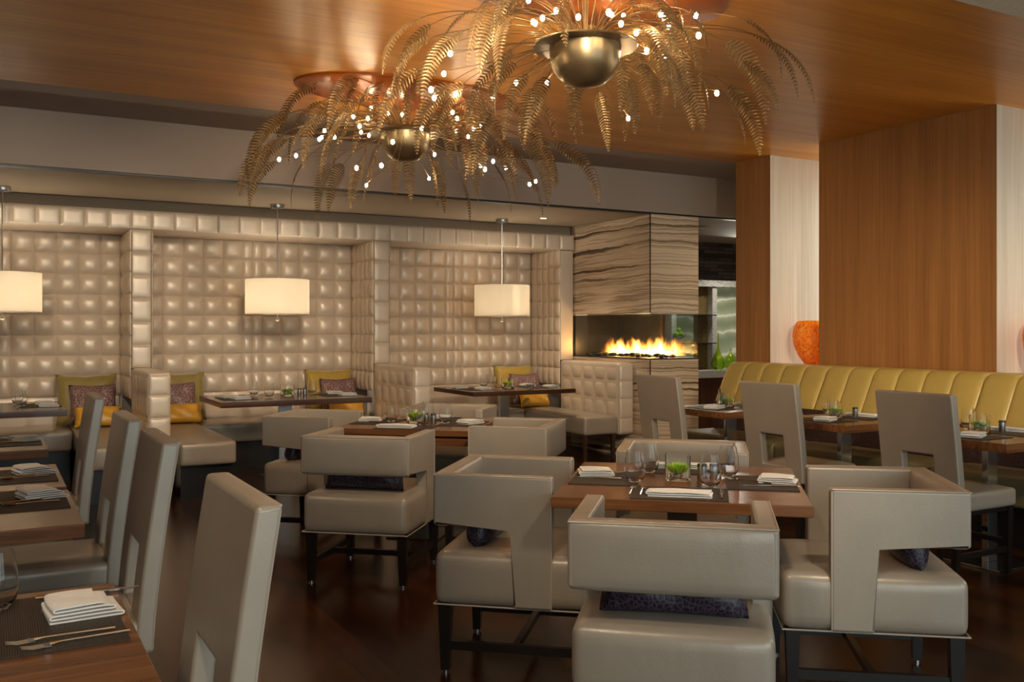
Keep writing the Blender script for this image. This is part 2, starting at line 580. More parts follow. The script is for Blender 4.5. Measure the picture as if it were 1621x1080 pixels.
def tube(bm, pts, r, seg=8, cap=True):
    pts = [Vector(p) for p in pts]
    rs = r if isinstance(r, (list, tuple)) else [r] * len(pts)
    rings = []
    up = Vector((0, 0, 1))
    for i, p in enumerate(pts):
        d = (pts[min(i + 1, len(pts) - 1)] - pts[max(i - 1, 0)]).normalized()
        s = d.cross(up)
        if s.length < 0.05: s = d.cross(Vector((1, 0, 0)))
        s.normalize()
        t = s.cross(d)
        rings.append([bm.verts.new(p + rs[i] * (s * math.cos(2 * PI * k / seg) + t * math.sin(2 * PI * k / seg))) for k in range(seg)])
    for a, b in zip(rings, rings[1:]):
        for k in range(seg):
            bm.faces.new([a[k], a[(k + 1) % seg], b[(k + 1) % seg], b[k]])
    if cap:
        bm.faces.new(rings[0]); bm.faces.new(list(reversed(rings[-1])))

def tuft(bm, o, ud, vd, nd, us, vs, A=0.03, sub=8, ex=2.4, thick=0.02):
    """a field of pillow-shaped squares; us / vs are the seam positions"""
    o, ud, vd, nd = Vector(o), Vector(ud), Vector(vd), Vector(nd)
    def lst(e):
        out = []
        for i in range(len(e) - 1):
            for k in range(sub):
                s = k / sub
                s = 0.5 - 0.5 * math.cos(PI * s)
                out.append((e[i] + (e[i + 1] - e[i]) * s, s, e[i + 1] - e[i]))
        out.append((e[-1], 1.0, e[-1] - e[-2]))
        return out
    U, V = lst(us), lst(vs)
    def prof(s):
        return max(0.0, 1 - abs(2 * s - 1) ** ex) ** 0.62
    grid = []
    for (u, su, wu) in U:
        row = []
        for (v, sv, wv) in V:
            a = A * min(1, min(wu, wv) / 0.15)
            a1, a2 = prof(su), prof(sv)
            h = a * (0.15 * min(a1, a2) + 0.85 * a1 * a2)
            if su in (0.0, 1.0) and sv in (0.0, 1.0): h -= 0.008
            row.append(bm.verts.new(o + ud * u + vd * v + nd * (h + thick)))
        grid.append(row)
    for i in range(len(U) - 1):
        for j in range(len(V) - 1):
            bm.faces.new([grid[i][j], grid[i + 1][j], grid[i + 1][j + 1], grid[i][j + 1]])
    # edge skirts down to the backing
    def skirt(line):
        low = [bm.verts.new(v.co - nd * (nd.dot(v.co - o))) for v in line]
        for i in range(len(line) - 1):
            bm.faces.new([line[i], line[i + 1], low[i + 1], low[i]])
    skirt(grid[0]); skirt(grid[-1]); skirt([r[0] for r in grid]); skirt([r[-1] for r in grid])

def seams(a, b, n):
    return [a + (b - a) * i / n for i in range(n + 1)]

# ------------------------------------------------------------------ the setting
bm = nb(); box(bm, -2.0, 10.3, -2.7, 10.6, -0.1, 0.0); struct('floor', bm, 'floor')
bm = nb(); box(bm, -2.0, 7.7, -2.7, 7.10, 3.04, 3.2); struct('ceiling', bm, 'ceilwood')
bm = nb(); box(bm, 4.15, 7.7, -2.7, 3.04, 3.025, 3.05); struct('ceiling', bm, 'cream')
bm = nb(); box(bm, -2.0, 10.3, 7.10, 7.96, 3.04, 3.2); struct('ceiling', bm, 'plaster')
bm = nb(); box(bm, -2.0, 10.3, 7.94, 8.02, 2.615, 3.06); struct('wall_soffit', bm, 'plaster')
bm = nb(); box(bm, -2.0, 10.3, 7.94, 8.0, 2.597, 2.612); struct('trim_1', bm, 'black')
bm = nb(); box(bm, -2.0, 10.3, 8.0, 10.6, 2.6, 2.7); struct('ceiling', bm, 'boothceil')
bm = nb(); box(bm, -2.1, -2.0, -2.7, 10.6, 0, 3.2); struct('wall_left', bm, 'plaster')
bm = nb(); box(bm, -2.0, 6.1, 10.12, 10.25, 0, 2.6); struct('wall_back', bm, 'plaster')
bm = nb(); box(bm, 6.1, 10.3, 10.30, 10.45, 0, 2.6); struct('wall_far', bm, 'plaster')
bm = nb(); box(bm, 10.2, 10.3, 6.7, 10.6, 0, 3.1); struct('wall_far_side', bm, 'plaster')
bm = nb(); box(bm, 7.7, 10.3, 7.0, 7.1, 0, 3.2); struct('wall_niche_side', bm, 'plaster')
# wall behind the camera with its windows
bm = nb()
box(bm, -2.0, 7.7, -2.7, -2.6, 0, 0.4); box(bm, -2.0, 7.7, -2.7, -2.6, 2.8, 3.1)
for x0, x1 in ((-2.0, -1.6), (0.4, 0.8), (2.8, 3.2), (5.2, 5.4), (7.4, 7.7)):
    box(bm, x0, x1, -2.7, -2.6, 0.4, 2.8)
struct('wall_behind', bm, 'plaster')
for k, (x0, x1) in enumerate(((-1.6, 0.4), (0.8, 2.8), (3.2, 5.2), (5.4, 7.4))):
    bm = nb()
    for a, b_, c, d in ((x0, x1, 0.4, 0.45), (x0, x1, 2.75, 2.8), (x0, x0 + .05, .45, 2.75), (x1 - .05, x1, .45, 2.75), ((x0 + x1) / 2 - .02, (x0 + x1) / 2 + .02, .45, 2.75)):
        box(bm, a, b_, -2.68, -2.62, c, d)
    struct('window_%d' % (k + 1), bm, 'black')
# right side: deep piers faced in wood towards the room, cream cloth on their sides, with window niches between
def pier(y0, y1, x0=6.48, x1=7.7):
    bm = nb()
    fs = box(bm, x0, x1, y0, y1, 0, 3.06)
    for i, f in enumerate(fs):
        f.material_index = 0 if i == 0 else 1
    o = struct('wall_right', bm, ['panelwood', 'cream'])
    return o
pier(6.64, 7.11, 6.49)
pier(4.33, 6.03)
pier(1.9, 3.75)
pier(-2.7, 0.6)
bm = nb()
box(bm, 7.62, 7.7, 6.03, 6.64, 0, 1.0); box(bm, 7.62, 7.7, 3.75, 4.33, 0, 1.0); box(bm, 7.62, 7.7, 0.6, 1.9, 0, 1.0)
box(bm, 7.62, 7.7, 6.03, 6.64, 2.95, 3.06); box(bm, 7.62, 7.7, 3.75, 4.33, 2.95, 3.06); box(bm, 7.62, 7.7, 0.6, 1.9, 2.95, 3.06)
struct('wall_outer', bm, 'cream')
for k, (y0, y1) in enumerate(((6.03, 6.64), (3.75, 4.33), (0.6, 1.9))):
    bm = nb()
    box(bm, 7.63, 7.68, y0, y1, 1.0, 1.04); box(bm, 7.63, 7.68, y0, y1, 2.91, 2.95)
    box(bm, 7.63, 7.68, y0, y0 + .04, 1.04, 2.91); box(bm, 7.63, 7.68, y1 - .04, y1, 1.04, 2.91)
    struct('window_%d' % (k + 5), bm, 'cream')
    bm = nb(); box(bm, 6.5, 7.62, y0 + .001, y1 - .001, 0.0, 1.03); struct('trim_%d' % (k + 2), bm, 'cream')

# ------------------------------------------------------------------ padded booth wall
ZT = 2.32
def wall_panel(x0, x1, label, n=5):
    wd = 0.105
    pw = (x1 - x0 - 2 * wd) / (2 * n)
    us = [x0 + pw * i for i in range(n + 1)]
    us += [us[-1] + wd, us[-1] + 2 * wd]
    b0 = us[-1]
    us += [b0 + pw * i for i in range(1, n + 1)]
    t = thing('tufted_wall_panel', label, 'upholstered wall panel', ((x0 + x1) / 2, 10.1, 0), 0, 'tufted panels behind the booths')
    bm = nb()
    vs = [0.73 + 0.1987 * i for i in range(9)]
    tuft(bm, (-(x0 + x1) / 2, 0, 0), (1, 0, 0), (0, 0, 1), (0, -1, 0), us, vs, 0.044, 8)
    obj('tufting', bm, 'tuft', t)
    bm = nb()
    tuft(bm, (-(x0 + x1) / 2, 0, 0), (1, 0, 0), (0, 0, 1), (0, -1, 0), seams(x0, x1, 5), [0.40, 0.728], 0.012, 6, 6, 0.02)
    obj('lower_panel', bm, 'tuft', t)
    for s, xx in ((1, x0), (-1, x1)):
        bm = nb()
        tuft(bm, (xx - (x0 + x1) / 2, -0.015, 0), (0, -1, 0), (0, 0, 1), (s, 0, 0), seams(0.02, 0.68, 5), vs, 0.026, 7, 2.4, 0.004)
        obj('side_tufting', bm, 'tuft', t)
    return t
wall_panel(-1.02, 1.15, 'cream tufted leather wall panel at far left behind first booth table')
wall_panel(1.33, 3.54, 'cream tufted leather wall panel of middle booth between both padded columns')
wall_panel(3.72, 5.86, 'cream tufted leather wall panel of right booth beside striped stone fireplace')

def column(x0, x1, label):
    t = thing('padded_column', label, 'column', ((x0 + x1) / 2, 9.75, 0), 0, 'padded booth columns')
    h = (x1 - x0) / 2
    bm = nb(); box(bm, -h, h, -0.34, 0.36, 1.02, ZT - 0.002); obj('core', bm, 'tuft', t, smooth=False)
    bm = nb()
    tuft(bm, (0, -0.34, 0), (1, 0, 0), (0, 0, 1), (0, -1, 0), [-h, h], [1.02 + 0.2163 * i for i in range(7)], 0.016, 8, 8, 0.012)
    obj('front_pads', bm, 'tuft', t)
column(1.155, 1.325, 'square padded leather column between left and middle booths')
column(3.545, 3.715, 'square padded leather column between middle and right booths')
bm = nb(); box(bm, 5.87, 6.05, 9.41, 10.1, 1.02, ZT - .002, 0.015)
t = obj('end_column', bm, 'tuft', None, wn=True); tag(t, 'plain leather end column against the left face of stone fireplace', 'column')

bm = nb()
box(bm, -1.9, 6.05, 9.40, 10.1, ZT, 2.495)
us = [-1.85]
x = -1.85
edges = []
pitch = 0.2
k = 1.155
left = [1.155 - pitch * i for i in range(15, -1, -1)]
mid = [1.325 + (3.545 - 1.325) * i / 11 for i in range(12)]
right = [3.715 + (6.04 - 3.715) * i / 12 for i in range(13)]
us = left + mid + right
tuft(bm, (0, 9.40, 0), (1, 0, 0), (0, 0, 1), (0, -1, 0), us, [ZT, 2.49], 0.016, 8, 8, 0.012)
bm2 = nb(); box(bm2, -1.9, 6.05, 9.48, 10.1, 2.4955, 2.599); struct('wall_booth_header', bm2, 'boothceil')
t = obj('padded_header', bm, 'tuft'); tag(t, 'long padded leather header of square pads running above all booths', 'padded header')

def divider(x0, x1, y0, label, inner=(1, 1), zb=0.04):
    xm = (x0 + x1) / 2
    t = thing('booth_divider', label, 'booth divider', (xm, (y0 + 9.4) / 2, 0), 0, 'low padded dividers between booths')
    h, L = (x1 - x0) / 2, (9.40 - y0) / 2
    bm = nb(); rbox(bm, (0, 0.005, (1.02 + zb) / 2), (2 * h, 2 * L, 1.02 - zb), 0.025, (0, 0, 0.008), 6); obj('core', bm, 'tuft', t)
    n = max(5, int(2 * L / 0.2))
    for s, on in ((-1, inner[0]), (1, inner[1])):
        if not on: continue
        bm = nb()
        tuft(bm, (s * h, 0, 0), (0, 1, 0), (0, 0, 1), (s, 0, 0), seams(-L + 0.02, L - 0.02, n), [0.42, 0.62, 0.82, 0.985], 0.024, 7, 2.4, -0.012)
        obj('side_tufting', bm, 'tuft', t)
    bm = nb()
    tuft(bm, (0, -L, 0), (1, 0, 0), (0, 0, 1), (0, -1, 0), [-h + .005, h - .005], [z for z in (0.06, 0.27, 0.43, 0.64, 0.83, 1.0) if z > zb], 0.014, 8, 7, 0.002)
    obj('front_pads', bm, 'tuft', t)
divider(1.15, 1.33, 8.32, 'low padded divider below the left column, behind the high backed chairs')
divider(3.54, 3.72, 8.32, 'low padded divider below the right column with tufted sides')
divider(5.86, 6.045, 8.22, 'low tufted booth wing standing against the striped stone fireplace', (1, 0), 0.255)

def bench(x0, x1, y0, y1, label, legs=False, cat='bench'):
    t = thing('booth_bench', label, cat, ((x0 + x1) / 2, (y0 + y1) / 2, 0), 0, 'leather booth benches')
    w_, d_ = x1 - x0, y1 - y0
    bm = nb(); rbox(bm, (0, 0, 0.365), (w_ - .004, d_ - .004, 0.19), 0.028, (0.004, 0.004, 0.012), 6); obj('seat', bm, 'leather', t)
    if legs:
        for sx in (-1, 1):
            for sy in (-1, 1):
                bm = nb()
                prism_leg(bm, sx * (w_ / 2 - 0.04), sy * (d_ / 2 - 0.05), 0.27, 0.045, 0.028, -sx * 0.0, 0.0)
                obj('leg', bm, 'legwood', t)
    else:
        bm = nb(); box(bm, -w_ / 2 + .02, w_ / 2 - .02, -d_ / 2 + 0.08, d_ / 2 - .01, 0.0, 0.272); obj('plinth', bm, 'dark', t, smooth=False)
    return t

def prism_leg(bm, x, y, z1, a, b, dx=0, dy=0, z0=0.0):
    """square leg tapering from a (top) to b (bottom)"""
    T = [bm.verts.new((x + sx * a / 2, y + sy * a / 2, z1)) for sx, sy in ((-1, -1), (1, -1), (1, 1), (-1, 1))]
    B = [bm.verts.new((x + dx + sx * b / 2, y + dy + sy * b / 2, z0)) for sx, sy in ((-1, -1), (1, -1), (1, 1), (-1, 1))]
    bm.faces.new(T); bm.faces.new(list(reversed(B)))
    for i in range(4):
        bm.faces.new([T[i], T[(i + 1) % 4], B[(i + 1) % 4], B[i]])

bench(1.335, 1.79, 7.93, 10.06, 'leather booth bench jutting out in front of middle booth table on its left')
bench(3.09, 3.535, 7.93, 10.06, 'leather booth bench on right side of middle booth under gold cushion')
bench(1.795, 3.085, 9.45, 10.06, 'leather booth bench along the tufted wall behind middle booth table')
bench(3.725, 4.15, 8.0, 10.06, 'leather booth bench on left side of the right hand booth')
bench(5.42, 5.855, 8.22, 10.06, 'leather booth bench on dark tapered legs beside the stone fireplace', legs=True)
bench(4.155, 5.415, 9.45, 10.06, 'leather booth bench along the tufted wall behind right booth table')
bench(-0.9, 0.66, 9.45, 10.06, 'leather booth bench along the tufted wall behind left booth table')
bench(0.665, 1.145, 8.0, 10.06, 'leather booth bench on right side of left booth, behind high backed chairs')

# ------------------------------------------------------------------ fireplace
fp = thing('fireplace', 'striped stone gas fireplace with glazed corner opening and burning flames', 'fireplace', (6.385, 8.7, 0))
bm = nb(); box(bm, -0.325, 0.325, -0.76, 0.78, 1.56, 2.597); obj('upper_surround', bm, 'zebra', fp, smooth=False)
bm = nb(); box(bm, -0.325, 0.325, -0.76, 0.78, 0.0, 1.062); obj('lower_surround', bm, 'zebra', fp, smooth=False)
bm = nb(); box(bm, -0.327, -0.318, -0.762, -0.753, 1.56, 2.597); box(bm, -0.327, -0.318, -0.762, -0.753, 0, 1.06); obj('corner_joint', bm, 'black', fp, smooth=False)
bm = nb(); box(bm, -0.322, 0.325, -0.757, 0.775, 1.063, 1.077); obj('hearth_tray', bm, 'black', fp, smooth=False)
bm = nb(); box(bm, -0.322, 0.322, -0.757, 0.775, 1.545, 1.559); box(bm, -0.20, 0.22, -0.763, -0.745, 1.549, 1.563); obj('steel_lintel', bm, 'chrome', fp, smooth=False)
bm = nb(); box(bm, -0.30, 0.322, 0.72, 0.775, 1.078, 1.544); box(bm, 0.30, 0.322, -0.15, 0.72, 1.078, 1.544); obj('firebox_back', bm, 'firebox', fp, smooth=False)
bm = nb(); box(bm, 0.28, 0.321, -0.19, -0.152, 1.078, 1.544); obj('mullion', bm, 'legwood', fp, smooth=False)
bm = nb(); box(bm, -0.322, -0.316, -0.757, 0.715, 1.078, 1.544); obj('glass_pane', bm, 'pane', fp, smooth=False)
bm = nb(); box(bm, -0.314, 0.322, -0.757, -0.751, 1.078, 1.544); obj('glass_pane', bm, 'pane', fp, smooth=False)
bm = nb(); box(bm, 0.316, 0.322, -0.749, -0.195, 1.078, 1.544); obj('glass_pane', bm, 'pane', fp, smooth=False)
rng = random.Random(3)
for i in range(46):
    k = i / 46
    bm = nb()
    r = rng.uniform(0.022, 0.04)
    bmesh.ops.create_icosphere(bm, subdivisions=2, radius=r)
    for v in bm.verts:
        v.co.x *= 1.3; v.co.z *= 0.62; v.co.y *= rng.uniform(0.97, 1.03)
    yy = -0.70 + 1.36 * k
    obj('pebble', bm, 'pebble', fp, loc=(0.05 - 0.10 * k + rng.uniform(-0.24, 0.17), yy, 1.0775 + r * 0.62), rot=(0, 0, rng.uniform(0, 3)))
bm = nb(); box(bm, -0.08, 0.08, -0.58, 0.58, 0.0, 0.34)
obj('flames', bm, 'flame', fp, smooth=False, loc=(0.05, -0.13, 1.095), rot=(0, 0, R(13)))
light('fire_glow', 'POINT', (0.0, -0.3, 1.2), 2, (1.0, 0.5, 0.18), parent=fp, shadow_soft_size=0.0)
light('fire_glow', 'POINT', (-0.05, 0.25, 1.2), 2, (1.0, 0.5, 0.18), parent=fp, shadow_soft_size=0.0)

# ------------------------------------------------------------------ far display wall
bm = nb(); box(bm, 6.75, 10.19, 10.22, 10.298, 2.07, 2.598); t = obj('stacked_stone_cladding', bm, 'slate', smooth=False); tag(t, 'dark stacked slate cladding on far wall right of fireplace', 'stone cladding')
ds = thing('display_niche', 'pale speckled granite niche with green onyx panels on far wall', 'display niche', (8.2, 10.25, 0))
bm = nb()
box(bm, -1.4, 1.98, -0.12, 0.045, 1.98, 2.068)
box(bm, -1.4, 1.98, -0.30, 0.045, 0.72, 0.82)
for a in (-0.09, 0.63): box(bm, a, a + 0.085, -0.10, 0.045, 0.82, 1.98)
obj('granite_frame', bm, 'granite', ds, smooth=False)
bm = nb(); box(bm, 0.717, 1.98, 0.0, 0.045, 0.821, 1.979); obj('onyx_panel', bm, 'onyx', ds, smooth=False)
bm = nb(); box(bm, -0.003, 0.375, 0.0, 0.045, 0.821, 1.979); obj('onyx_panel', bm, 'onyx', ds, smooth=False)
bm = nb(); box(bm, 0.377, 0.628, 0.0, 0.045, 0.821, 1.979); obj('mosaic_panel', bm, 'mosaic', ds, smooth=False)
bm = nb(); box(bm, -0.003, 0.62, -0.20, -0.001, 1.185, 1.198); obj('shelf', bm, 'black', ds, smooth=False)
bm = nb(); box(bm, -0.003, 0.62, -0.20, -0.001, 1.575, 1.588); obj('shelf', bm, 'black', ds, smooth=False)
bm = nb(); box(bm, 6.8, 10.18, 9.98, 10.29, 0.0, 0.718)
t = obj('low_cabinet', bm, 'cabinet', smooth=False); tag(t, 'low dark brown wooden cabinet under the granite niche', 'cabinet')
light('niche_fill', 'AREA', (8.1, 9.8, 1.95), 3, (1, 0.97, 0.85), (R(-25), 0, 0), size=0.2)  # added fill without a fixture, brightens the bowl of apples
light('niche_fill', 'AREA', (8.9, 9.7, 2.45), 12, (1, 0.95, 0.82), (R(-35), 0, 0), size=0.4)  # added fill without a fixture, brightens the onyx wall

# green glass vases and the bowl of apples
bm = nb(); lathe(bm, [(0.0, 0.0), (0.05, 0.0), (0.088, 0.035), (0.098, 0.085), (0.075, 0.16), (0.035, 0.235), (0.014, 0.30), (0.009, 0.40), (0.008, 0.52), (0.006, 0.52), (0.007, 0.40), (0.012, 0.30), (0.031, 0.235), (0.070, 0.16), (0.092, 0.085), (0.082, 0.038), (0.0, 0.008)], seg=32)
o = obj('glass_vase', bm, 'greenglass', loc=(8.87, 10.08, 0.8205)); tag(o, 'green glass vase with tall thin neck on granite ledge', 'vase')
bm = nb(); lathe(bm, [(0.0, 0.0), (0.05, 0.0), (0.092, 0.04), (0.106, 0.10), (0.085, 0.16), (0.038, 0.205), (0.012, 0.25), (0.009, 0.29), (0.007, 0.29), (0.009, 0.25), (0.034, 0.205), (0.080, 0.16), (0.100, 0.10), (0.086, 0.043), (0.0, 0.008)], seg=32)
o = obj('glass_vase', bm, 'greenglass', loc=(9.10, 10.08, 0.8205)); tag(o, 'short round green glass vase beside the tall necked one', 'vase')
bm = nb(); lathe(bm, [(0.0, 0.0), (0.055, 0.0), (0.05, 0.008), (0.012, 0.02), (0.012, 0.05), (0.06, 0.06), (0.10, 0.10), (0.105, 0.12), (0.101, 0.12), (0.095, 0.10), (0.055, 0.068), (0.0, 0.062)], seg=28)
o = obj('footed_bowl', bm, 'glass', loc=(8.22, 10.145, 1.1985)); tag(o, 'footed glass bowl of green apples seen through the fireplace glass', 'bowl')
def apple(bm, r=0.036):
    lathe(bm, [(0, 0.18 * r - r), (0.45 * r, -0.95 * r), (0.85 * r, -0.5 * r), (r, 0.1 * r), (0.85 * r, 0.65 * r), (0.45 * r, 0.88 * r), (0, 0.7 * r)], seg=14)
    tube(bm, [(0, 0, 0.7 * r), (0.003, 0, 1.1 * r)], 0.002, 5)
bm = nb(); apple(bm)
ap = obj('green_apple', bm, 'apple', loc=(8.17, 10.12, 1.315)); tag(ap, 'green apple at left of the pile in the footed bowl', 'apple', 'apples in the bowl')
for (x, y, z, lb) in ((8.235, 10.105, 1.318, 'green apple at front of the pile in the footed bowl'), (8.28, 10.16, 1.315, 'green apple at right of the pile in the footed bowl'), (8.21, 10.185, 1.32, 'green apple at back of the pile in the footed bowl'), (8.225, 10.14, 1.375, 'green apple on top of the pile in the footed bowl')):
    dup(ap, (x, y, z), rng.uniform(0, 6), lb)

# ------------------------------------------------------------------ orange art glass in the niches
def orange_bowl(x, y, z, s, rz, label):
    bm = nb()
    prof = [(0.0, 0.0), (0.055, 0.0), (0.09, 0.02), (0.15, 0.10), (0.195, 0.20), (0.205, 0.29), (0.19, 0.37), (0.165, 0.415)]
    inner = [(r - 0.008 if r > 0.01 else 0, zz + 0.008 * (1 if r < 0.1 else 0)) for r, zz in reversed(prof)]
    lathe(bm, prof + inner, seg=40)
    for v in bm.verts:
        a = math.atan2(v.co.y, v.co.x)
        v.co.z += 0.02 * math.sin(a + 0.8) * (v.co.z / 0.4)
        v.co.x *= 1 + 0.05 * math.cos(2 * a)
        v.co *= s
    o = obj('art_glass_vessel', bm, 'orange', loc=(x, y, z), rot=(0, 0, rz))
    tag(o, label, 'vase', 'orange glass vessels on the ledges')
orange_bowl(6.76, 6.34, 1.031, 1.0, 0.3, 'orange mottled glass vessel in the niche beside the narrow wood panel')
orange_bowl(6.74, 4.06, 1.031, 1.0, 1.3, 'orange mottled glass vessel cut by the right edge of the photo')

# ------------------------------------------------------------------ chartreuse banquette
bq = thing('banquette', 'long chartreuse channelled leather banquette along the wood panelled piers', 'banquette', (6.0, 4.0, 0))
prof = [(5.98, 0.72), (6.02, 0.80), (6.085, 0.93), (6.125, 1.01), (6.155, 1.043), (6.19, 1.058), (6.25, 1.06), (6.40, 1.055), (6.455, 1.04), (6.46, 0.9), (6.46, 0.3), (6.06, 0.3), (5.98, 0.5)]
def back_section(y0, y1, n):
    bm = nb()
    rows = []
    ys = []
    for i in range(n):
        for k in range(8):
            ys.append((y0 + (y1 - y0) * (i + (0.5 - 0.5 * math.cos(PI * k / 8))) / n, 0.5 - 0.5 * math.cos(PI * k / 8)))
    ys.append((y1, 1.0))
    for (y, s) in ys:
        b = 0.017 * max(0, 1 - abs(2 * s - 1) ** 4) ** 0.5
        row = []
        for j, (x, z) in enumerate(prof):
            k = 1 if j < 8 else 0
            nx = {0: -1, 1: -.93, 2: -.93, 3: -.85, 4: -.6, 5: -.3, 6: 0, 7: 0}.get(j, 0)
            nz = math.sqrt(1 - nx * nx) if j < 8 else 0
            row.append(bm.verts.new((x - 6.0 + nx * b * k, y - 4.0, z + nz * b * k)))
        rows.append(row)
    for a, b_ in zip(rows, rows[1:]):
        for j in range(len(prof)):
            q = (j + 1) % len(prof)
            bm.faces.new([a[j], a[q], b_[q], b_[j]])
    bm.faces.new(rows[0]); bm.faces.new(list(reversed(rows[-1])))
    obj('channelled_back', bm, 'lime', bq)
back_section(5.625, 6.83, 5)
back_section(4.195, 5.615, 6)
back_section(2.77, 4.185, 6)
back_section(0.8, 2.76, 8)
bm = nb()
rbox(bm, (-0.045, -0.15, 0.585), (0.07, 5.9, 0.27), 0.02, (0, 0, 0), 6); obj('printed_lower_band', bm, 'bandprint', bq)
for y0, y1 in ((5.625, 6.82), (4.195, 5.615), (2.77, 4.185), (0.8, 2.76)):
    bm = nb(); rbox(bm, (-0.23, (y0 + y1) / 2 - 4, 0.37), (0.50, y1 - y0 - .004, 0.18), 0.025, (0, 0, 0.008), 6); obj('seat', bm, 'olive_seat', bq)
bm = nb(); box(bm, -0.36, 0.4, -3.15, 2.8, 0, 0.29); obj('plinth', bm, 'dark', bq, smooth=False)

# ------------------------------------------------------------------ chairs
def make_armchair():
    t = thing('armchair', '', 'armchair')
    bm = nb(); rbox(bm, (0, 0, 0.385), (0.595, 0.645, 0.21), 0.035, (0.008, 0.010, 0.014), 6); obj('seat', bm, 'leather', t)
    bm = nb(); rbox(bm, (0, -0.292, 0.70), (0.615, 0.068, 0.21), 0.018, (0, 0.009, 0.003), 6); obj('backrest', bm, 'leather', t)
    for s in (-1, 1):
        bm = nb()
        prism(bm, [(-0.326, 0.803), (0.155, 0.803), (0.155, 0.283), (0.0, 0.283), (0.0, 0.60), (-0.326, 0.60)], s * 0.309, s * 0.247, 0.012, 3)
        obj('arm', bm, 'leather', t, wn=True)
    e = 0.31
    bm = nb()
    tube(bm, [(-e + .004, -0.324, 0.80), (e - .004, -0.324, 0.80)], 0.0035, 6)
    for s in (-1, 1):
        tube(bm, [(s * (e - .003), -0.322, 0.80), (s * (e - .003), 0.150, 0.80), (s * (e - .003), 0.152, 0.79), (s * (e - .003), 0.152, 0.29)], 0.003, 6)
    q = 0.299; y = 0.324
    tube(bm, [(-q, -y, 0.283), (q, -y, 0.283), (q, y, 0.283), (-q, y, 0.283), (-q, -y, 0.283)], 0.0035, 6)
    obj('piping', bm, 'piping', t)
    for sx in (-1, 1):
        for sy in (-1, 1):
            bm = nb(); prism_leg(bm, sx * 0.262, sy * 0.285, 0.284, 0.052, 0.034, 0, 0, 0.012)
            l = obj('leg', bm, 'dark', t, smooth=False)
            bm = nb(); lathe(bm, [(0, 0), (0.012, 0), (0.012, 0.013), (0, 0.013)], (sx * 0.262, sy * 0.285, 0), 12); obj('glide', bm, 'chrome', l)
    for sx in (-1, 1):
        bm = nb(); box(bm, sx * 0.262 - .012, sx * 0.262 + .012, -0.265, 0.265, 0.095, 0.13); obj('stretcher', bm, 'dark', t, smooth=False)
    bm = nb(); box(bm, -0.25, 0.25, -0.012, 0.012, 0.097, 0.128); obj('stretcher', bm, 'dark', t, smooth=False)
    return t

def make_cushion_mesh(bm, w_, h_, d_, pinch=0.0):
    n = 14
    g = {}
    for side in (1, -1):
        for i in range(n + 1):
            for j in range(n + 1):
                u, v = 2 * i / n - 1, 2 * j / n - 1
                edge = i in (0, n) or j in (0, n)
                th = d_ / 2 * (max(0, 1 - u ** 4) * max(0, 1 - v ** 4)) ** 0.45
                sh = 1 - 0.06 * (1 - abs(v)) * abs(u) ** 3
                sv = 1 - 0.09 * (1 - abs(u)) * abs(v) ** 3
                wr = 0.004 * math.sin(7 * u + 5 * v + 2 * u * v)
                key = (i, j, 0 if edge else side)
                if key not in g:
                    g[key] = bm.verts.new((u * w_ / 2 * sh, side * (th + (wr if not edge else 0)) if not edge else 0, v * h_ / 2 * sv + pinch * u * u * (1 - abs(v))))
        for i in range(n):
            for j in range(n):
                ks = [(i, j), (i + 1, j), (i + 1, j + 1), (i, j + 1)]
                vs = [g[(a, b, 0 if a in (0, n) or b in (0, n) else side)] for a, b in ks]
                bm.faces.new(vs)

def cushion(name, size, m, loc, rx, rz, label, cat, group, ry=0):
    bm = nb(); make_cushion_mesh(bm, *size)
    o = obj(name, bm, m, loc=loc, ang=80)
    o.rotation_mode = 'XYZ'
    o.matrix_world = Matrix.Translation(loc) @ Matrix.Rotation(rz, 4, 'Z') @ Matrix.Rotation(rx, 4, 'X') @ Matrix.Rotation(ry, 4, 'Y')
    tag(o, label, cat, group)
    return o

AX = (0.6547, 0.7559)      # direction the centre tables face, in room axes
BX = (0.7559, -0.6547)
RZ = R(-40.9)
arm0 = make_armchair()
lum = []
first = [True]
def armchair(cx, cy, rz, label, cush):
    if first[0]:
        arm0.location = (cx, cy, 0); arm0.rotation_euler = (0, 0, rz); arm0['label'] = label
        arm0['group'] = 'leather armchairs at the centre tables'
        first[0] = False
    else:
        dup(arm0, (cx, cy, 0), rz, label)
    # lumbar cushion on its seat, leaning on the backrest
    ly = -0.160
    x = cx - math.sin(rz) * ly; y = cy + math.cos(rz) * ly
    L = (x, y, 0.492 + 0.108)
    if not lum:
        c = cushion('lumbar_cushion', (0.46, 0.22, 0.13), 'purple', L, R(-9), rz, cush, 'cushion', 'dark purple lumbar cushions on the armchairs')
        lum.append(c)
    else:
        c = lum[0].copy(); COL.objects.link(c)
        c.matrix_world = Matrix.Translation(L) @ Matrix.Rotation(rz, 4, 'Z') @ Matrix.Rotation(R(-9), 4, 'X')
        c['label'] = cush

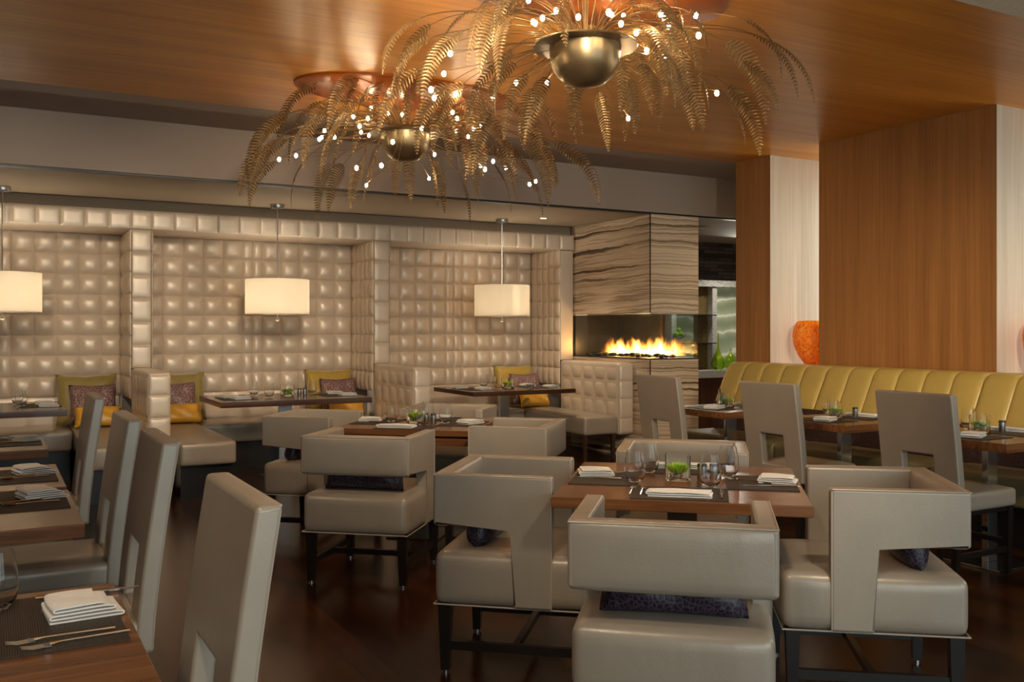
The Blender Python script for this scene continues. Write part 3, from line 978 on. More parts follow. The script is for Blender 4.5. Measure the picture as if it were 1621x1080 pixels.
T1 = (2.521, 3.084)
T2 = (2.541, 5.863)
def rel(T, b, a):
    return (T[0] + b * BX[0] + a * AX[0], T[1] + b * BX[1] + a * AX[1])
x, y = rel(T1, 0.0, -0.845); armchair(x, y, RZ, 'leather armchair nearest the camera, back turned, at the front centre table', 'dark purple cushion under backrest of the nearest centre armchair')
x, y = rel(T1, -0.02, 0.70); armchair(x, y, RZ + PI, 'leather armchair facing the camera behind the front centre table', 'dark purple cushion in the armchair facing camera behind the front table')
x, y = rel(T1, -0.645, -0.06); armchair(x, y, RZ - PI / 2, 'leather armchair on left side of the front centre table', 'dark purple cushion in the armchair left of the front centre table')
x, y = rel(T1, 0.68, -0.09); armchair(x, y, RZ + PI / 2 + R(3), 'large leather armchair at lower right of the front centre table', 'dark purple cushion in the armchair at lower right')
x, y = 1.707 + AX[0] * .325, 4.828 + AX[1] * .325; armchair(x, y, RZ, 'leather armchair with back turned at the rear centre table', 'dark purple cushion under backrest of the armchair at rear centre table')
x, y = rel(T2, -0.68, 0.0); armchair(x, y, RZ - PI / 2, 'leather armchair on left side of the rear centre table', 'dark purple cushion in the armchair left of rear centre table')
x, y = 3.066 - BX[0] * .325, 4.955 - BX[1] * .325; armchair(x, y, RZ + PI / 2 - R(2), 'leather armchair on right side of the rear centre table', 'dark purple cushion in the armchair right of rear centre table')
x, y = rel(T2, 0.0, 0.66); armchair(x, y, RZ + PI, 'leather armchair facing the camera behind the rear centre table', 'dark purple cushion in the armchair behind rear centre table')

def make_high_chair():
    t = thing('dining_chair', '', 'dining chair')
    bm = nb(); rbox(bm, (0, 0.02, 0.44), (0.49, 0.47, 0.10), 0.02, (0.003, 0.003, 0.01), 5); obj('seat', bm, 'leather', t)
    # tall back with a square opening just above the seat
    ws = [-0.25, -0.235, -0.17, -0.10, 0, 0.10, 0.17, 0.235, 0.25]
    zs = [0.39, 0.405, 0.44, 0.49, 0.56, 0.62, 0.69, 0.78, 0.87, 0.95, 1.00, 1.02, 1.032]
    bm = nb()
    def lean(z): return -0.075 * (max(0, z - 0.42) / 0.6) ** 1.3
    cells = [(i, k) for i in range(8) for k in range(12) if not (i in (3, 4) and k in (3, 4, 5))]
    cs = set(cells)
    vc = {}
    def vv(i, k, s):
        if (i, k, s) not in vc:
            x, z = ws[i], zs[k]
            th = 0.054
            y = -0.25 + 0.0 + lean(z) + (th if s else 0)
            vc[(i, k, s)] = bm.verts.new((x, y, z))
        return vc[(i, k, s)]
    for i, k in cells:
        for s in (0, 1):
            bm.faces.new([vv(i, k, s), vv(i + 1, k, s), vv(i + 1, k + 1, s), vv(i, k + 1, s)])
        if (i - 1, k) not in cs: bm.faces.new([vv(i, k, 0), vv(i, k, 1), vv(i, k + 1, 1), vv(i, k + 1, 0)])
        if (i + 1, k) not in cs: bm.faces.new([vv(i + 1, k, 0), vv(i + 1, k, 1), vv(i + 1, k + 1, 1), vv(i + 1, k + 1, 0)])
        if (i, k - 1) not in cs: bm.faces.new([vv(i, k, 0), vv(i, k, 1), vv(i + 1, k, 1), vv(i + 1, k, 0)])
        if (i, k + 1) not in cs: bm.faces.new([vv(i, k + 1, 0), vv(i, k + 1, 1), vv(i + 1, k + 1, 1), vv(i + 1, k + 1, 0)])
    bmesh.ops.recalc_face_normals(bm, faces=bm.faces[:])
    es = [e for e in bm.edges if len(e.link_faces) == 2 and e.calc_face_angle(0) > R(50)]
    bmesh.ops.bevel(bm, geom=es, offset=0.011, segments=3, affect='EDGES', profile=0.5)
    obj('backrest', bm, 'leather', t, wn=True)
    bm = nb()
    for s in (-1, 1):
        pts = [(s * 0.245, -0.246 + lean(z), z) for z in zs[1:-1]]
        tube(bm, pts, 0.003, 6)
    pts = [(-0.24, -0.247 + lean(1.03), 1.028), (0.24, -0.247 + lean(1.03), 1.028)]
    tube(bm, pts, 0.003, 6)
    obj('piping', bm, 'piping', t)
    for sx in (-1, 1):
        bm = nb(); prism_leg(bm, sx * 0.21, 0.22, 0.392, 0.045, 0.030); obj('leg', bm, 'dark', t, smooth=False)
        bm = nb(); prism_leg(bm, sx * 0.21, -0.21, 0.392, 0.045, 0.030, 0, -0.03); obj('leg', bm, 'dark', t, smooth=False)
    for sx in (-1, 1):
        bm = nb(); box(bm, sx * 0.21 - .011, sx * 0.21 + .011, -0.20, 0.21, 0.13, 0.16); obj('stretcher', bm, 'dark', t, smooth=False)
    bm = nb(); box(bm, -0.2, 0.2, 0.209, 0.231, 0.17, 0.2); obj('stretcher', bm, 'dark', t, smooth=False)
    bm = nb(); box(bm, -0.225, 0.225, -0.18, 0.235, 0.365, 0.391); obj('seat_rail', bm, 'dark', t, smooth=False)
    return t
hc = make_high_chair()
hc.location = (0.185, 2.11, 0); hc.rotation_euler = (0, 0, R(90))
tag(hc, 'tall backed leather dining chair nearest the camera, left of centre aisle', group='tall backed chairs at the left tables')
dup(hc, (0.19, 3.30, 0), R(90), 'tall backed leather dining chair, second from the camera on left')
dup(hc, (0.19, 4.14, 0), R(90), 'tall backed leather dining chair, third from the camera on left')
dup(hc, (0.19, 5.47, 0), R(90), 'tall backed leather dining chair, farthest of left row, before patterned cushion')
g2 = 'tall backed chairs facing the chartreuse banquette'
dup(hc, (4.80, 3.50, 0), R(-90), 'tall backed leather chair facing banquette, nearest and rightmost of three', g2)
dup(hc, (4.78, 4.60, 0), R(-90), 'tall backed leather chair facing banquette, middle of three', g2)
dup(hc, (4.72, 5.70, 0), R(-90), 'tall backed leather chair facing banquette, in front of the fireplace', g2)

# ------------------------------------------------------------------ tables
def table(cx, cy, wx, wy, rz, label, m, group, z=0.76, th=0.04, post='dark', leaf=False, posty=(0.06, 0.06), base=True):
    t = thing('dining_table', label, 'table', (cx, cy, 0), rz, group)
    bm = nb(); box(bm, -wx / 2, wx / 2, -wy / 2, wy / 2, z - th, z, 0.004, 2); obj('tabletop', bm, m, t, wn=True)
    zt = z - th
    if leaf:
        bm = nb(); box(bm, -wx / 2 + 0.02, wx / 2 - 0.004, -wy / 2 + .004, wy / 2 - .02, zt - 0.058, zt - 0.012, 0.003); obj('lower_board', bm, m, t, wn=True)
        bm = nb(); box(bm, -wx / 2 + 0.08, wx / 2 - 0.08, -wy / 2 + .08, wy / 2 - .08, zt - 0.012, zt); obj('spacer', bm, 'black', t, smooth=False)
        zt -= 0.058
    px, py = posty
    bm = nb(); box(bm, -px, px, -py, py, 0.012, zt - 0.006, 0.003); obj('post', bm, post, t, wn=True)
    bm = nb(); box(bm, -0.16, 0.16, -0.16, 0.16, zt - 0.006, zt); obj('mounting_plate', bm, 'black', t, smooth=False)
    bm = nb(); box(bm, -0.18, 0.18, -0.18, 0.18, 0, 0.012, 0.003); obj('base_plate', bm, post if post != 'legwood' else 'darksteel', t, wn=True)
    return t
table(T1[0], T1[1], 0.95, 0.96, RZ, 'square walnut dining table in the centre foreground with four place settings', 'tabletop', 'centre dining tables', 0.75, 0.042, 'legwood')
table(T2[0], T2[1], 0.92, 0.88, RZ, 'square walnut dining table in the middle distance with doubled top', 'tabletop', 'centre dining tables', 0.75, 0.038, 'darksteel', leaf=True)
gb = 'long booth tables'
table(-0.03, 8.68, 1.12, 1.0, 0, 'dark walnut booth table at left edge of the photo', 'darktop', gb, 0.75, 0.05, 'steel', posty=(0.05, 0.02))
table(2.43, 8.80, 1.38, 0.96, 0, 'dark walnut booth table in the middle booth', 'darktop', gb, 0.75, 0.05, 'steel', posty=(0.06, 0.02))
table(4.86, 8.95, 1.22, 0.98, 0, 'dark walnut booth table in the right booth near the fireplace', 'darktop', gb, 0.75, 0.045, 'steel', posty=(0.06, 0.02))
gl = 'walnut tables along the left edge'
table(-0.24, 2.11, 1.01, 0.76, 0, 'walnut dining table at the lower left corner, nearest camera', 'tabletop', gl, 0.76, 0.045, 'legwood')
table(-0.24, 3.66, 1.01, 0.74, 0, 'walnut dining table at left, second from the camera', 'tabletop', gl, 0.76, 0.045, 'legwood')
table(-0.24, 4.46, 1.01, 0.72, 0, 'walnut dining table at left, third from the camera', 'tabletop', gl, 0.76, 0.045, 'legwood')
table(-0.24, 5.78, 1.01, 0.70, 0, 'walnut dining table at left, farthest before the booth', 'tabletop', gl, 0.76, 0.045, 'legwood')
gr = 'walnut tables at the banquette'
table(5.17, 3.50, 0.74, 0.70, 0, 'walnut table at the banquette, cut by the right edge of photo', 'tabletop', gr, 0.76, 0.05, 'chrome', posty=(0.045, 0.02))
table(5.19, 4.60, 0.74, 0.70, 0, 'walnut table at the banquette between middle and right tall chairs', 'tabletop', gr, 0.76, 0.05, 'chrome', posty=(0.05, 0.02))
table(5.16, 5.72, 0.74, 0.70, 0, 'walnut table at the banquette nearest the fireplace', 'tabletop', gr, 0.76, 0.05, 'chrome', posty=(0.05, 0.02))

# ------------------------------------------------------------------ tableware
def mk_mat(w_=0.42, d_=0.30):
    bm = nb(); box(bm, -w_ / 2, w_ / 2, -d_ / 2, d_ / 2, 0, 0.003)
    return obj('placemat', bm, 'mat', smooth=False)
def mk_napkin(wx, wy, layers, fan=0.0, seed=1):
    """linen folded back and forth: a zigzag ribbon with rounded folds, swept across"""
    r_ = random.Random(seed)
    hx = wx / 2
    th = 0.0032
    step = 0.0072
    line = []
    for i in range(layers):
        z = 0.0035 + i * step
        a, b = (-hx + fan * i * 0.4 + r_.uniform(0, .004), hx - fan * i - r_.uniform(0, .004))
        xs = [a + (b - a) * k / 9 for k in range(10)]
        if i % 2: xs.reverse()
        for x in xs:
            line.append((x, z + 0.0022 * i / max(1, layers) * math.sin((x + hx) / wx * PI)))
        if i < layers - 1:
            e = xs[-1]; d = 1 if i % 2 == 0 else -1
            line += [(e + d * 0.0032, z + 0.0015), (e + d * 0.0042, z + step / 2), (e + d * 0.0032, z + step - 0.0015)]
    bm = nb()
    ny = 8
    rows = []
    for k in range(ny + 1):
        v = k / ny
        y = (v - 0.5) * wy
        row = []
        n = len(line)
        for j, (x, z) in enumerate(line):
            p0, p1 = line[max(0, j - 1)], line[min(n - 1, j + 1)]
            dx, dz = p1[0] - p0[0], p1[1] - p0[1]
            L = math.hypot(dx, dz) or 1
            nx, nz = -dz / L, dx / L
            wob = 0.0025 * math.sin(9 * v + x * 40) * (z / (layers * step))
            sk = 0.006 * math.sin(v * 3 + seed) * (z / (layers * step))
            row.append((Vector((x + sk + nx * th / 2, y, z + wob * .4 + nz * th / 2)), Vector((x + sk - nx * th / 2, y, z + wob * .4 - nz * th / 2))))
        rows.append([(bm.verts.new(a), bm.verts.new(b)) for a, b in row])
    for a, b in zip(rows, rows[1:]):
        for j in range(len(line) - 1):
            bm.faces.new([a[j][0], a[j + 1][0], b[j + 1][0], b[j][0]])
            bm.faces.new([a[j][1], b[j][1], b[j + 1][1], a[j + 1][1]])
        for j in (0, len(line) - 1):
            bm.faces.new([a[j][0], a[j][1], b[j][1], b[j][0]])
    for rr in (rows[0], rows[-1]):
        for j in range(len(line) - 1):
            bm.faces.new([rr[j][0], rr[j + 1][0], rr[j + 1][1], rr[j][1]])
    zm = min(v.co.z for v in bm.verts)
    for v in bm.verts: v.co.z -= zm
    return obj('napkin', bm, 'linen', ang=60)
def mk_fork():
    bm = nb()
    tube(bm, [(0, -0.10, 0.003), (0, -0.02, 0.005), (0, 0.03, 0.006), (0, 0.05, 0.004)], [0.004, 0.0028, 0.0025, 0.006], 8)
    box(bm, -0.011, 0.011, 0.048, 0.060, 0.0015, 0.0045)
    for k in range(4):
        x = -0.0095 + k * 0.00633
        tube(bm, [(x, 0.058, 0.003), (x, 0.08, 0.0022), (x, 0.10, 0.006)], [0.0018, 0.0016, 0.0008], 6)
    return obj('fork', bm, 'chrome')
def mk_knife():
    bm = nb()
    tube(bm, [(0, -0.11, 0.0045), (0, 0.0, 0.0045)], [0.0045, 0.0035], 8)
    prism(bm, [(-0.006, 0.0), (0.006, 0.0), (0.008, 0.06), (0.006, 0.10), (-0.005, 0.112)], 0.002, 0.0038, 0, 1, 'Z')
    return obj('knife', bm, 'chrome')
def mk_spoon():
    bm = nb()
    tube(bm, [(0, -0.10, 0.003), (0, -0.02, 0.0065), (0, 0.035, 0.0055)], [0.004, 0.0028, 0.0022], 8)
    n = 16
    for ring in range(1):
        lathe(bm, [(0.0, 0.0012), (0.008, 0.0018), (0.015, 0.0045), (0.019, 0.009), (0.0185, 0.0098), (0.014, 0.006), (0.0, 0.0028)], (0, 0, 0), n, 1.0, 1.45)
    for v in bm.verts:
        if abs(v.co.x) < 0.03 and v.co.y > -0.03 and v.co.z < 0.0099 and (abs(v.co.x) > 0.0041 or v.co.y < 0.034) and v.index < 0:
            pass
    vs = [v for v in bm.verts]
    for v in vs[24:]:
        v.co.y += 0.058
    return obj('spoon', bm, 'chrome')
def mk_glass():
    bm = nb()
    lathe(bm, [(0, 0), (0.020, 0.0), (0.026, 0.004), (0.040, 0.024), (0.0445, 0.048), (0.0425, 0.078), (0.0365, 0.110), (0.033, 0.130), (0.0318, 0.130), (0.0352, 0.110), (0.041, 0.078), (0.043, 0.048), (0.0385, 0.026), (0.024, 0.009), (0, 0.007)], seg=32)
    return obj('stemless_glass', bm, 'glass', ang=80)
def mk_vase():
    t = thing('grass_vase', '', 'vase')
    bm = nb()
    h = 0.052
    def ring(s, z, r):
        return [(x, y, z) for x, y in roundsq(s, r)]
    def roundsq(s, r, n=4):
        out = []
        for cx_, cy_, a0 in ((1, 1, 0), (-1, 1, 90), (-1, -1, 180), (1, -1, 270)):
            for k in range(n + 1):
                a = R(a0 + 90 * k / n)
                out.append((cx_ * (s - r) + r * math.cos(a), cy_ * (s - r) + r * math.sin(a)))
        return out
    rings = []
    for s, z in ((h - .006, 0), (h, 0.006), (h, 0.11), (h - .005, 0.11), (h - .005, 0.016), (h - .012, 0.013)):
        rings.append([bm.verts.new(p) for p in ring(s, z, 0.014)])
    for a, b in zip(rings, rings[1:]):
        for i in range(len(a)):
            j = (i + 1) % len(a)
            bm.faces.new([a[i], a[j], b[j], b[i]])
    bm.faces.new(rings[0]); bm.faces.new(rings[-1])
    obj('glass_cup', bm, 'glass', t, ang=50)
    r_ = random.Random(5)
    bm = nb()
    for i in range(40):
        b2 = bmesh.ops.create_icosphere(bm, subdivisions=1, radius=r_.uniform(0.006, 0.009))
        o = Vector((r_.uniform(-.034, .034), r_.uniform(-.034, .034), r_.uniform(0.023, 0.036)))
        for v in b2['verts']: v.co += o
    tag(obj('gravel', bm, 'gravel', t), kind='stuff')
    bm = nb()
    for i in range(420):
        a = r_.uniform(0, 2 * PI); q = 0.022 * math.sqrt(r_.random())
        x, y = q * math.cos(a), q * math.sin(a)
        th = R(62) * (q / 0.022) ** 1.0 * r_.uniform(0.7, 1.05)
        L = r_.uniform(0.038, 0.050)
        a2 = a + r_.uniform(-.4, .4)
        dx, dy, dz = math.cos(a2) * math.sin(th) * L * 1.25, math.sin(a2) * math.sin(th) * L * 1.25, math.cos(th) * L
        b_ = r_.uniform(0, PI); wd = 0.0021
        ex, ey = math.cos(b_) * wd, math.sin(b_) * wd
        z0 = 0.034
        p = [(x - ex, y - ey, z0), (x + ex, y + ey, z0), (x + dx * .6 + ex, y + dy * .6 + ey, z0 + dz * .66), (x + dx * .6 - ex, y + dy * .6 - ey, z0 + dz * .66)]
        vs = [bm.verts.new(v) for v in p]
        tip = bm.verts.new((x + dx, y + dy, z0 + dz))
        bm.faces.new(vs); bm.faces.new([vs[3], vs[2], tip])
    tag(obj('grass', bm, 'grass', t, smooth=False), kind='stuff')
    return t
def mk_shaker():
    t = thing('shaker', '', 'salt shaker')
    bm = nb(); lathe(bm, [(0, 0), (0.018, 0), (0.019, 0.002), (0.019, 0.058), (0, 0.058)], seg=24); obj('body', bm, 'steel', t)
    bm = nb(); lathe(bm, [(0, 0.058), (0.0195, 0.058), (0.0195, 0.066), (0.016, 0.070), (0, 0.071)], seg=24); obj('cap', bm, 'darksteel', t)
    return t

protos = {}
def put(kind, x, y, z, rz, label, group=None, cat=None, tilt=0):
    mk = {'placemat': mk_mat, 'fork': mk_fork, 'knife': mk_knife, 'spoon': mk_spoon, 'stemless_glass': mk_glass, 'grass_vase': mk_vase, 'shaker': mk_shaker,
          'placemat_small': lambda: mk_mat(0.36, 0.28),
          'napkin': lambda: mk_napkin(0.15, 0.11, 4, 0.006, 2), 'napkin_fan': lambda: mk_napkin(0.145, 0.13, 5, 0.010, 3), 'napkin_flat': lambda: mk_napkin(0.235, 0.085, 3, 0.0, 4)}[kind]
    cats = {'stemless_glass': 'glass', 'grass_vase': 'vase', 'shaker': 'salt shaker', 'placemat_small': 'placemat', 'napkin_fan': 'napkin', 'napkin_flat': 'napkin'}
    if kind not in protos:
        o = mk(); protos[kind] = o
        o.location = (x, y, z); o.rotation_euler = (tilt, 0, rz)
        tag(o, label, cats.get(kind, kind), group)
        return o
    o = dup(protos[kind], (x, y, z), rz, label, group, (tilt, 0, rz))
    return o

E1 = 0.0005
# front centre table (T1); b = to the right, a = away from the camera
def on1(b, a): return rel(T1, b, a)
ZM = 0.75 + 0.0035 + E1
gm, gn, gf, gg, gv, gs = 'woven brown placemats', 'folded white napkins', 'forks on the tables', 'stemless wine glasses', 'glass vases of green grass', 'steel shakers'
gk, gsp = 'knives on the tables', 'spoons on the tables'
for b, a, rz, lb in ((0.0, -0.32, 0, 'woven placemat at the near side of the front centre table'), (0.0, 0.32, 0, 'woven placemat at the far side of the front centre table'),
                     (-0.315, 0.0, PI / 2, 'woven placemat at the left side of the front centre table'), (0.315, 0.0, PI / 2, 'woven placemat at the right side of the front centre table')):
    x, y = on1(b, a); put('placemat_small', x, y, 0.75 + E1, RZ + rz, lb, gm)
x, y = on1(0.0, -0.375); put('napkin_flat', x, y, ZM, RZ, 'flat folded white napkin at the near edge of the front centre table', gn)
x, y = on1(-0.37, 0.08); put('napkin', x, y, ZM, RZ + 0.15, 'folded white napkin at left of the front centre table', gn)
x, y = on1(0.385, 0.03); put('napkin', x, y, ZM, RZ - 0.2, 'folded white napkin at right of the front centre table', gn)
x, y = on1(0.0, 0.36); put('napkin_flat', x, y, ZM, RZ, 'folded white napkin behind the grass vase on the front centre table', gn)
x, y = on1(-0.185, -0.31); put('fork', x, y, ZM, RZ, 'left one of two forks at the near setting of front centre table', gf)
x, y = on1(-0.145, -0.31); put('fork', x, y, ZM, RZ, 'right one of two forks at the near setting of front centre table', gf)
x, y = on1(0.155, -0.33); put('knife', x, y, ZM, RZ, 'knife right of the flat napkin on the front centre table', gk)
x, y = on1(0.27, 0.02); put('fork', x, y, ZM, RZ + R(60), 'fork left of the right napkin on the front centre table', gf)
x, y = on1(0.35, -0.09); put('knife', x, y, ZM, RZ + R(95), 'knife in front of the right napkin on the front centre table', gk)
x, y = on1(-0.28, 0.12); put('fork', x, y, ZM, RZ - R(60), 'fork right of the left napkin on the front centre table', gf)
x, y = on1(-0.36, -0.03); put('knife', x, y, ZM, RZ + R(85), 'knife in front of the left napkin on the front centre table', gk)
for px, py, lb in ((2.314, 3.134, 'stemless wine glass left of the grass vase, nearer one, front centre table'), (2.52, 3.31, 'stemless wine glass left of the grass vase, farther one, front centre table'),
                   (2.507, 2.893, 'stemless wine glass right of the grass vase, nearer one, front centre table'), (2.74, 3.05, 'stemless wine glass right of the grass vase, farther one, front centre table')):
    put('stemless_glass', px, py, 0.7545, 0, lb, gg)
put('grass_vase', 2.515, 3.105, 0.7505, RZ, 'square glass of green grass at middle of the front centre table', gv)
put('shaker', 2.60, 3.055, 0.7505, 0, 'left steel shaker beside the vase on front centre table', gs)
put('shaker', 2.645, 3.03, 0.7505, 0, 'right steel shaker beside the vase on front centre table', gs)

# rear centre table (T2)
def on2(b, a): return rel(T2, b, a)
for b, a, rz, lb in ((0.0, -0.29, 0, 'woven placemat at the near side of the rear centre table'), (0.0, 0.28, 0, 'woven placemat at the far side of the rear centre table'),
                     (-0.30, 0.0, PI / 2, 'woven placemat at the left side of the rear centre table'), (0.30, 0.0, PI / 2, 'woven placemat at the right side of the rear centre table')):
    x, y = on2(b, a); put('placemat_small', x, y, 0.75 + E1, RZ + rz, lb, gm)
x, y = on2(-0.05, -0.34); put('napkin_flat', x, y, ZM, RZ, 'flat folded white napkin at the near side of the rear centre table', gn)
x, y = on2(-0.36, 0.02); put('napkin', x, y, ZM, RZ + 0.2, 'folded white napkin at left of the rear centre table', gn)
x, y = on2(0.35, 0.0); put('napkin', x, y, ZM, RZ + 1.0, 'folded white napkin at right of the rear centre table', gn)
x, y = on2(0.0, 0.34); put('napkin_flat', x, y, ZM, RZ, 'folded white napkin at the far side of the rear centre table', gn)
for b, a, lb in ((-0.20, -0.02, 'stemless wine glass at left of the rear centre table'), (0.19, -0.04, 'stemless wine glass at right of the rear centre table'),
                 (0.09, -0.22, 'stemless wine glass at the near side of the rear centre table'), (0.0, 0.17, 'stemless wine glass behind the vase on the rear centre table')):
    x, y = on2(b, a); put('stemless_glass', x, y, 0.7545, 0, lb, gg)
x, y = on2(-0.03, -0.01); put('grass_vase', x, y, 0.7505, RZ, 'square glass of green grass on the rear centre table', gv)
x, y = on2(0.06, -0.05); put('shaker', x, y, 0.7505, 0, 'left steel shaker on the rear centre table', gs)
x, y = on2(0.11, -0.06); put('shaker', x, y, 0.7505, 0, 'right steel shaker on the rear centre table', gs)
x, y = on2(-0.34, -0.07); put('knife', x, y, ZM, RZ + R(88), 'knife in front of the left napkin on rear centre table', gk)

# left row tables
ZF = 0.76 + E1
for yy, nm in ((2.24, 'nearest left table'), (3.84, 'second left table'), (4.50, 'third left table'), (5.88, 'farthest left table')):
    put('placemat', 0.095 + (0.0), yy - 0.02, ZF, PI / 2, 'woven brown placemat on the ' + nm, gm)
nz = ZF + 0.0035
put('napkin_fan', 0.175, 2.25, nz, R(4), 'thick folded white napkin on the nearest left table', gn)
put('napkin_fan', 0.165, 3.88, nz, R(14), 'thick folded white napkin on the second left table', gn)
put('napkin_fan', 0.165, 4.54, nz, R(14), 'thick folded white napkin on the third left table', gn)
put('napkin', 0.17, 5.90, nz, R(10), 'folded white napkin on the farthest left table', gn)
put('fork', 0.125, 2.085, nz, R(94), 'upper fork on placemat of the nearest left table', gf)
put('fork', 0.150, 2.045, nz, R(98), 'fork laid across, nearest the edge of the nearest left table', gf)
put('knife', 0.20, 2.40, nz, R(-90), 'knife behind the napkin on the nearest left table', gk)
put('fork', 0.07, 3.78, nz, R(110), 'fork on placemat of the second left table', gf)
put('spoon', 0.12, 3.73, nz, R(100), 'spoon on placemat of the second left table', gsp)
put('fork', 0.07, 4.43, nz, R(110), 'fork on placemat of the third left table', gf)
put('spoon', 0.12, 4.39, nz, R(100), 'spoon on placemat of the third left table', gsp)
put('spoon', 0.06, 5.80, nz, R(105), 'spoon on placemat of the farthest left table', gsp)
put('stemless_glass', 0.012, 2.36, ZF + 0.0035, 0, 'stemless glass cut by the left edge on the nearest left table', gg)

# booth tables
ZB = 0.75 + E1
B2 = [('placemat', 1.96, 8.72, PI / 2, 'woven placemat at left of the middle booth table', gm), ('placemat', 2.90, 8.75, PI / 2, 'woven placemat at right of the middle booth table', gm)]
for k, x, y, rz, lb, g in B2: put(k, x, y, ZB, rz, lb, g)
ZN = ZB + 0.0035
put('napkin', 1.92, 8.86, ZN, 0.3, 'white napkin at left end of middle booth table, farther one', gn)
put('napkin', 1.97, 8.60, ZN, 0.2, 'white napkin at left end of middle booth table, nearer one', gn)
put('napkin', 2.95, 8.90, ZN, -0.2, 'white napkin at right end of middle booth table, farther one', gn)
put('napkin', 2.98, 8.62, ZN, 0.1, 'white napkin at right end of middle booth table, nearer one', gn)
for x, y, lb in ((2.20, 9.05, 'stemless glass at far left of the middle booth table'), (2.26, 8.72, 'stemless glass at near left of the middle booth table'), (2.76, 9.02, 'stemless glass at right of the middle booth table')):
    put('stemless_glass', x, y, ZN + .0005, 0, lb, gg)
put('grass_vase', 2.46, 8.82, ZB, 0.2, 'square glass of green grass on the middle booth table', gv)
put('shaker', 2.58, 8.84, ZB, 0, 'left steel shaker on the middle booth table', gs)
put('shaker', 2.64, 8.86, ZB, 0, 'right steel shaker on the middle booth table', gs)
put('placemat', 4.47, 8.9, ZB, PI / 2, 'woven placemat at left of the right booth table', gm)
put('placemat', 5.24, 8.9, ZB, PI / 2, 'woven placemat at right of the right booth table', gm)
put('napkin', 4.38, 9.06, ZN, 0.1, 'white napkin at left end of right booth table, farther one', gn)
put('napkin', 4.50, 8.74, ZN, 0.2, 'white napkin at left end of right booth table, nearer one', gn)
put('napkin', 5.20, 9.03, ZN, 0.0, 'white napkin at right end of right booth table, farther one', gn)
put('napkin', 5.33, 8.74, ZN, 0.0, 'white napkin at right end of right booth table, nearer one', gn)
for x, y, lb in ((4.72, 9.15, 'stemless glass at far left of the right booth table'), (4.70, 8.78, 'stemless glass at near left of the right booth table'), (5.02, 9.08, 'stemless glass behind the vase on right booth table'), (5.06, 8.72, 'stemless glass at near right of the right booth table')):
    put('stemless_glass', x, y, ZN + .0005, 0, lb, gg)
put('grass_vase', 4.86, 8.86, ZB, 0.1, 'square glass of green grass on the right booth table', gv)
put('placemat', 0.36, 8.7, ZB, PI / 2, 'woven placemat on the left edge booth table', gm)
put('napkin', 0.40, 8.84, ZN, 0.0, 'white napkin on the left edge booth table, farther one', gn)
put('napkin', 0.42, 8.55, ZN, -0.1, 'white napkin on the left edge booth table, nearer one', gn)
put('stemless_glass', 0.20, 8.93, ZN + .0005, 0, 'stemless glass on the left edge booth table, farther one', gg)
put('stemless_glass', 0.22, 8.66, ZN + .0005, 0, 'stemless glass on the left edge booth table, nearer one', gg)

# banquette tables
for cy, nm in ((3.50, 'rightmost banquette table'), (4.60, 'middle banquette table'), (5.72, 'banquette table nearest the fireplace')):
    dx = 0.10
    put('placemat_small', 4.88 + dx, cy, ZF, PI / 2, 'woven placemat at chair side of the ' + nm, gm)
    put('placemat_small', 5.25 + dx, cy, ZF, PI / 2, 'woven placemat at bench side of the ' + nm, gm)
    put('grass_vase', 5.08 + dx, cy + 0.07, ZF, 0.4, 'square glass of green grass on the ' + nm, gv)
    put('shaker', 5.22 + dx, cy + 0.02, ZF + .0035, 0, 'steel shaker on the ' + nm, gs)
    put('stemless_glass', 4.98 + dx, cy + 0.0, ZF + .0035, 0, 'stemless glass left of the vase on the ' + nm, gg)
    put('stemless_glass', 5.16 + dx, cy + 0.20, ZF + .0035, 0, 'stemless glass behind the vase on the ' + nm, gg)
    put('napkin', 4.86 + dx, cy - 0.04, nz, 0.4, 'folded white napkin at chair side of the ' + nm, gn)
    put('napkin_flat', 5.33 + dx, cy + 0.06, nz, PI / 2 + .3, 'folded white napkin at bench side of the ' + nm, gn)

# ------------------------------------------------------------------ booth cushions
def booth_set(x, y, rz, where, big, small=0.9, dxp=0.1):
    g = 'cushions in the booths'
    c, s = math.cos(rz), math.sin(rz)
    def at(lx, ly): return (x + lx * c - ly * s, y + lx * s + ly * c)
    px, py = at(0, 0.0); cushion('square_cushion', (0.55 * small, 0.50, 0.15), big, (px, py, 0.465 + 0.245), R(-14), rz, 'large %s cushion %s' % ('olive' if big == 'olive' else 'mustard', where), 'cushion', g)
    px, py = at(dxp, -0.17); cushion('patterned_cushion', (0.42 * small, 0.36, 0.12), 'mauve', (px, py, 0.465 + 0.225), R(-20), rz, 'mauve patterned cushion ' + where, 'cushion', g)
    px, py = at(dxp + 0.03, -0.315); cushion('gold_cushion', (0.42 * small, 0.20, 0.12), 'gold', (px, py, 0.465 + 0.105), R(-24), rz, 'small gold silk cushion ' + where, 'cushion', g)
booth_set(0.81, 9.86, 0, 'in the corner of the left booth', 'olive', 0.98, 0.04)
booth_set(1.645, 9.84, 0, 'at left end of the middle booth', 'olive', 0.95, -0.06)
booth_set(3.21, 9.86, 0, 'at right end of the middle booth', 'mustard', 0.95, 0.05)
booth_set(5.50, 9.86, 0, 'at right end of the right booth', 'mustard', 0.95, 0.06)

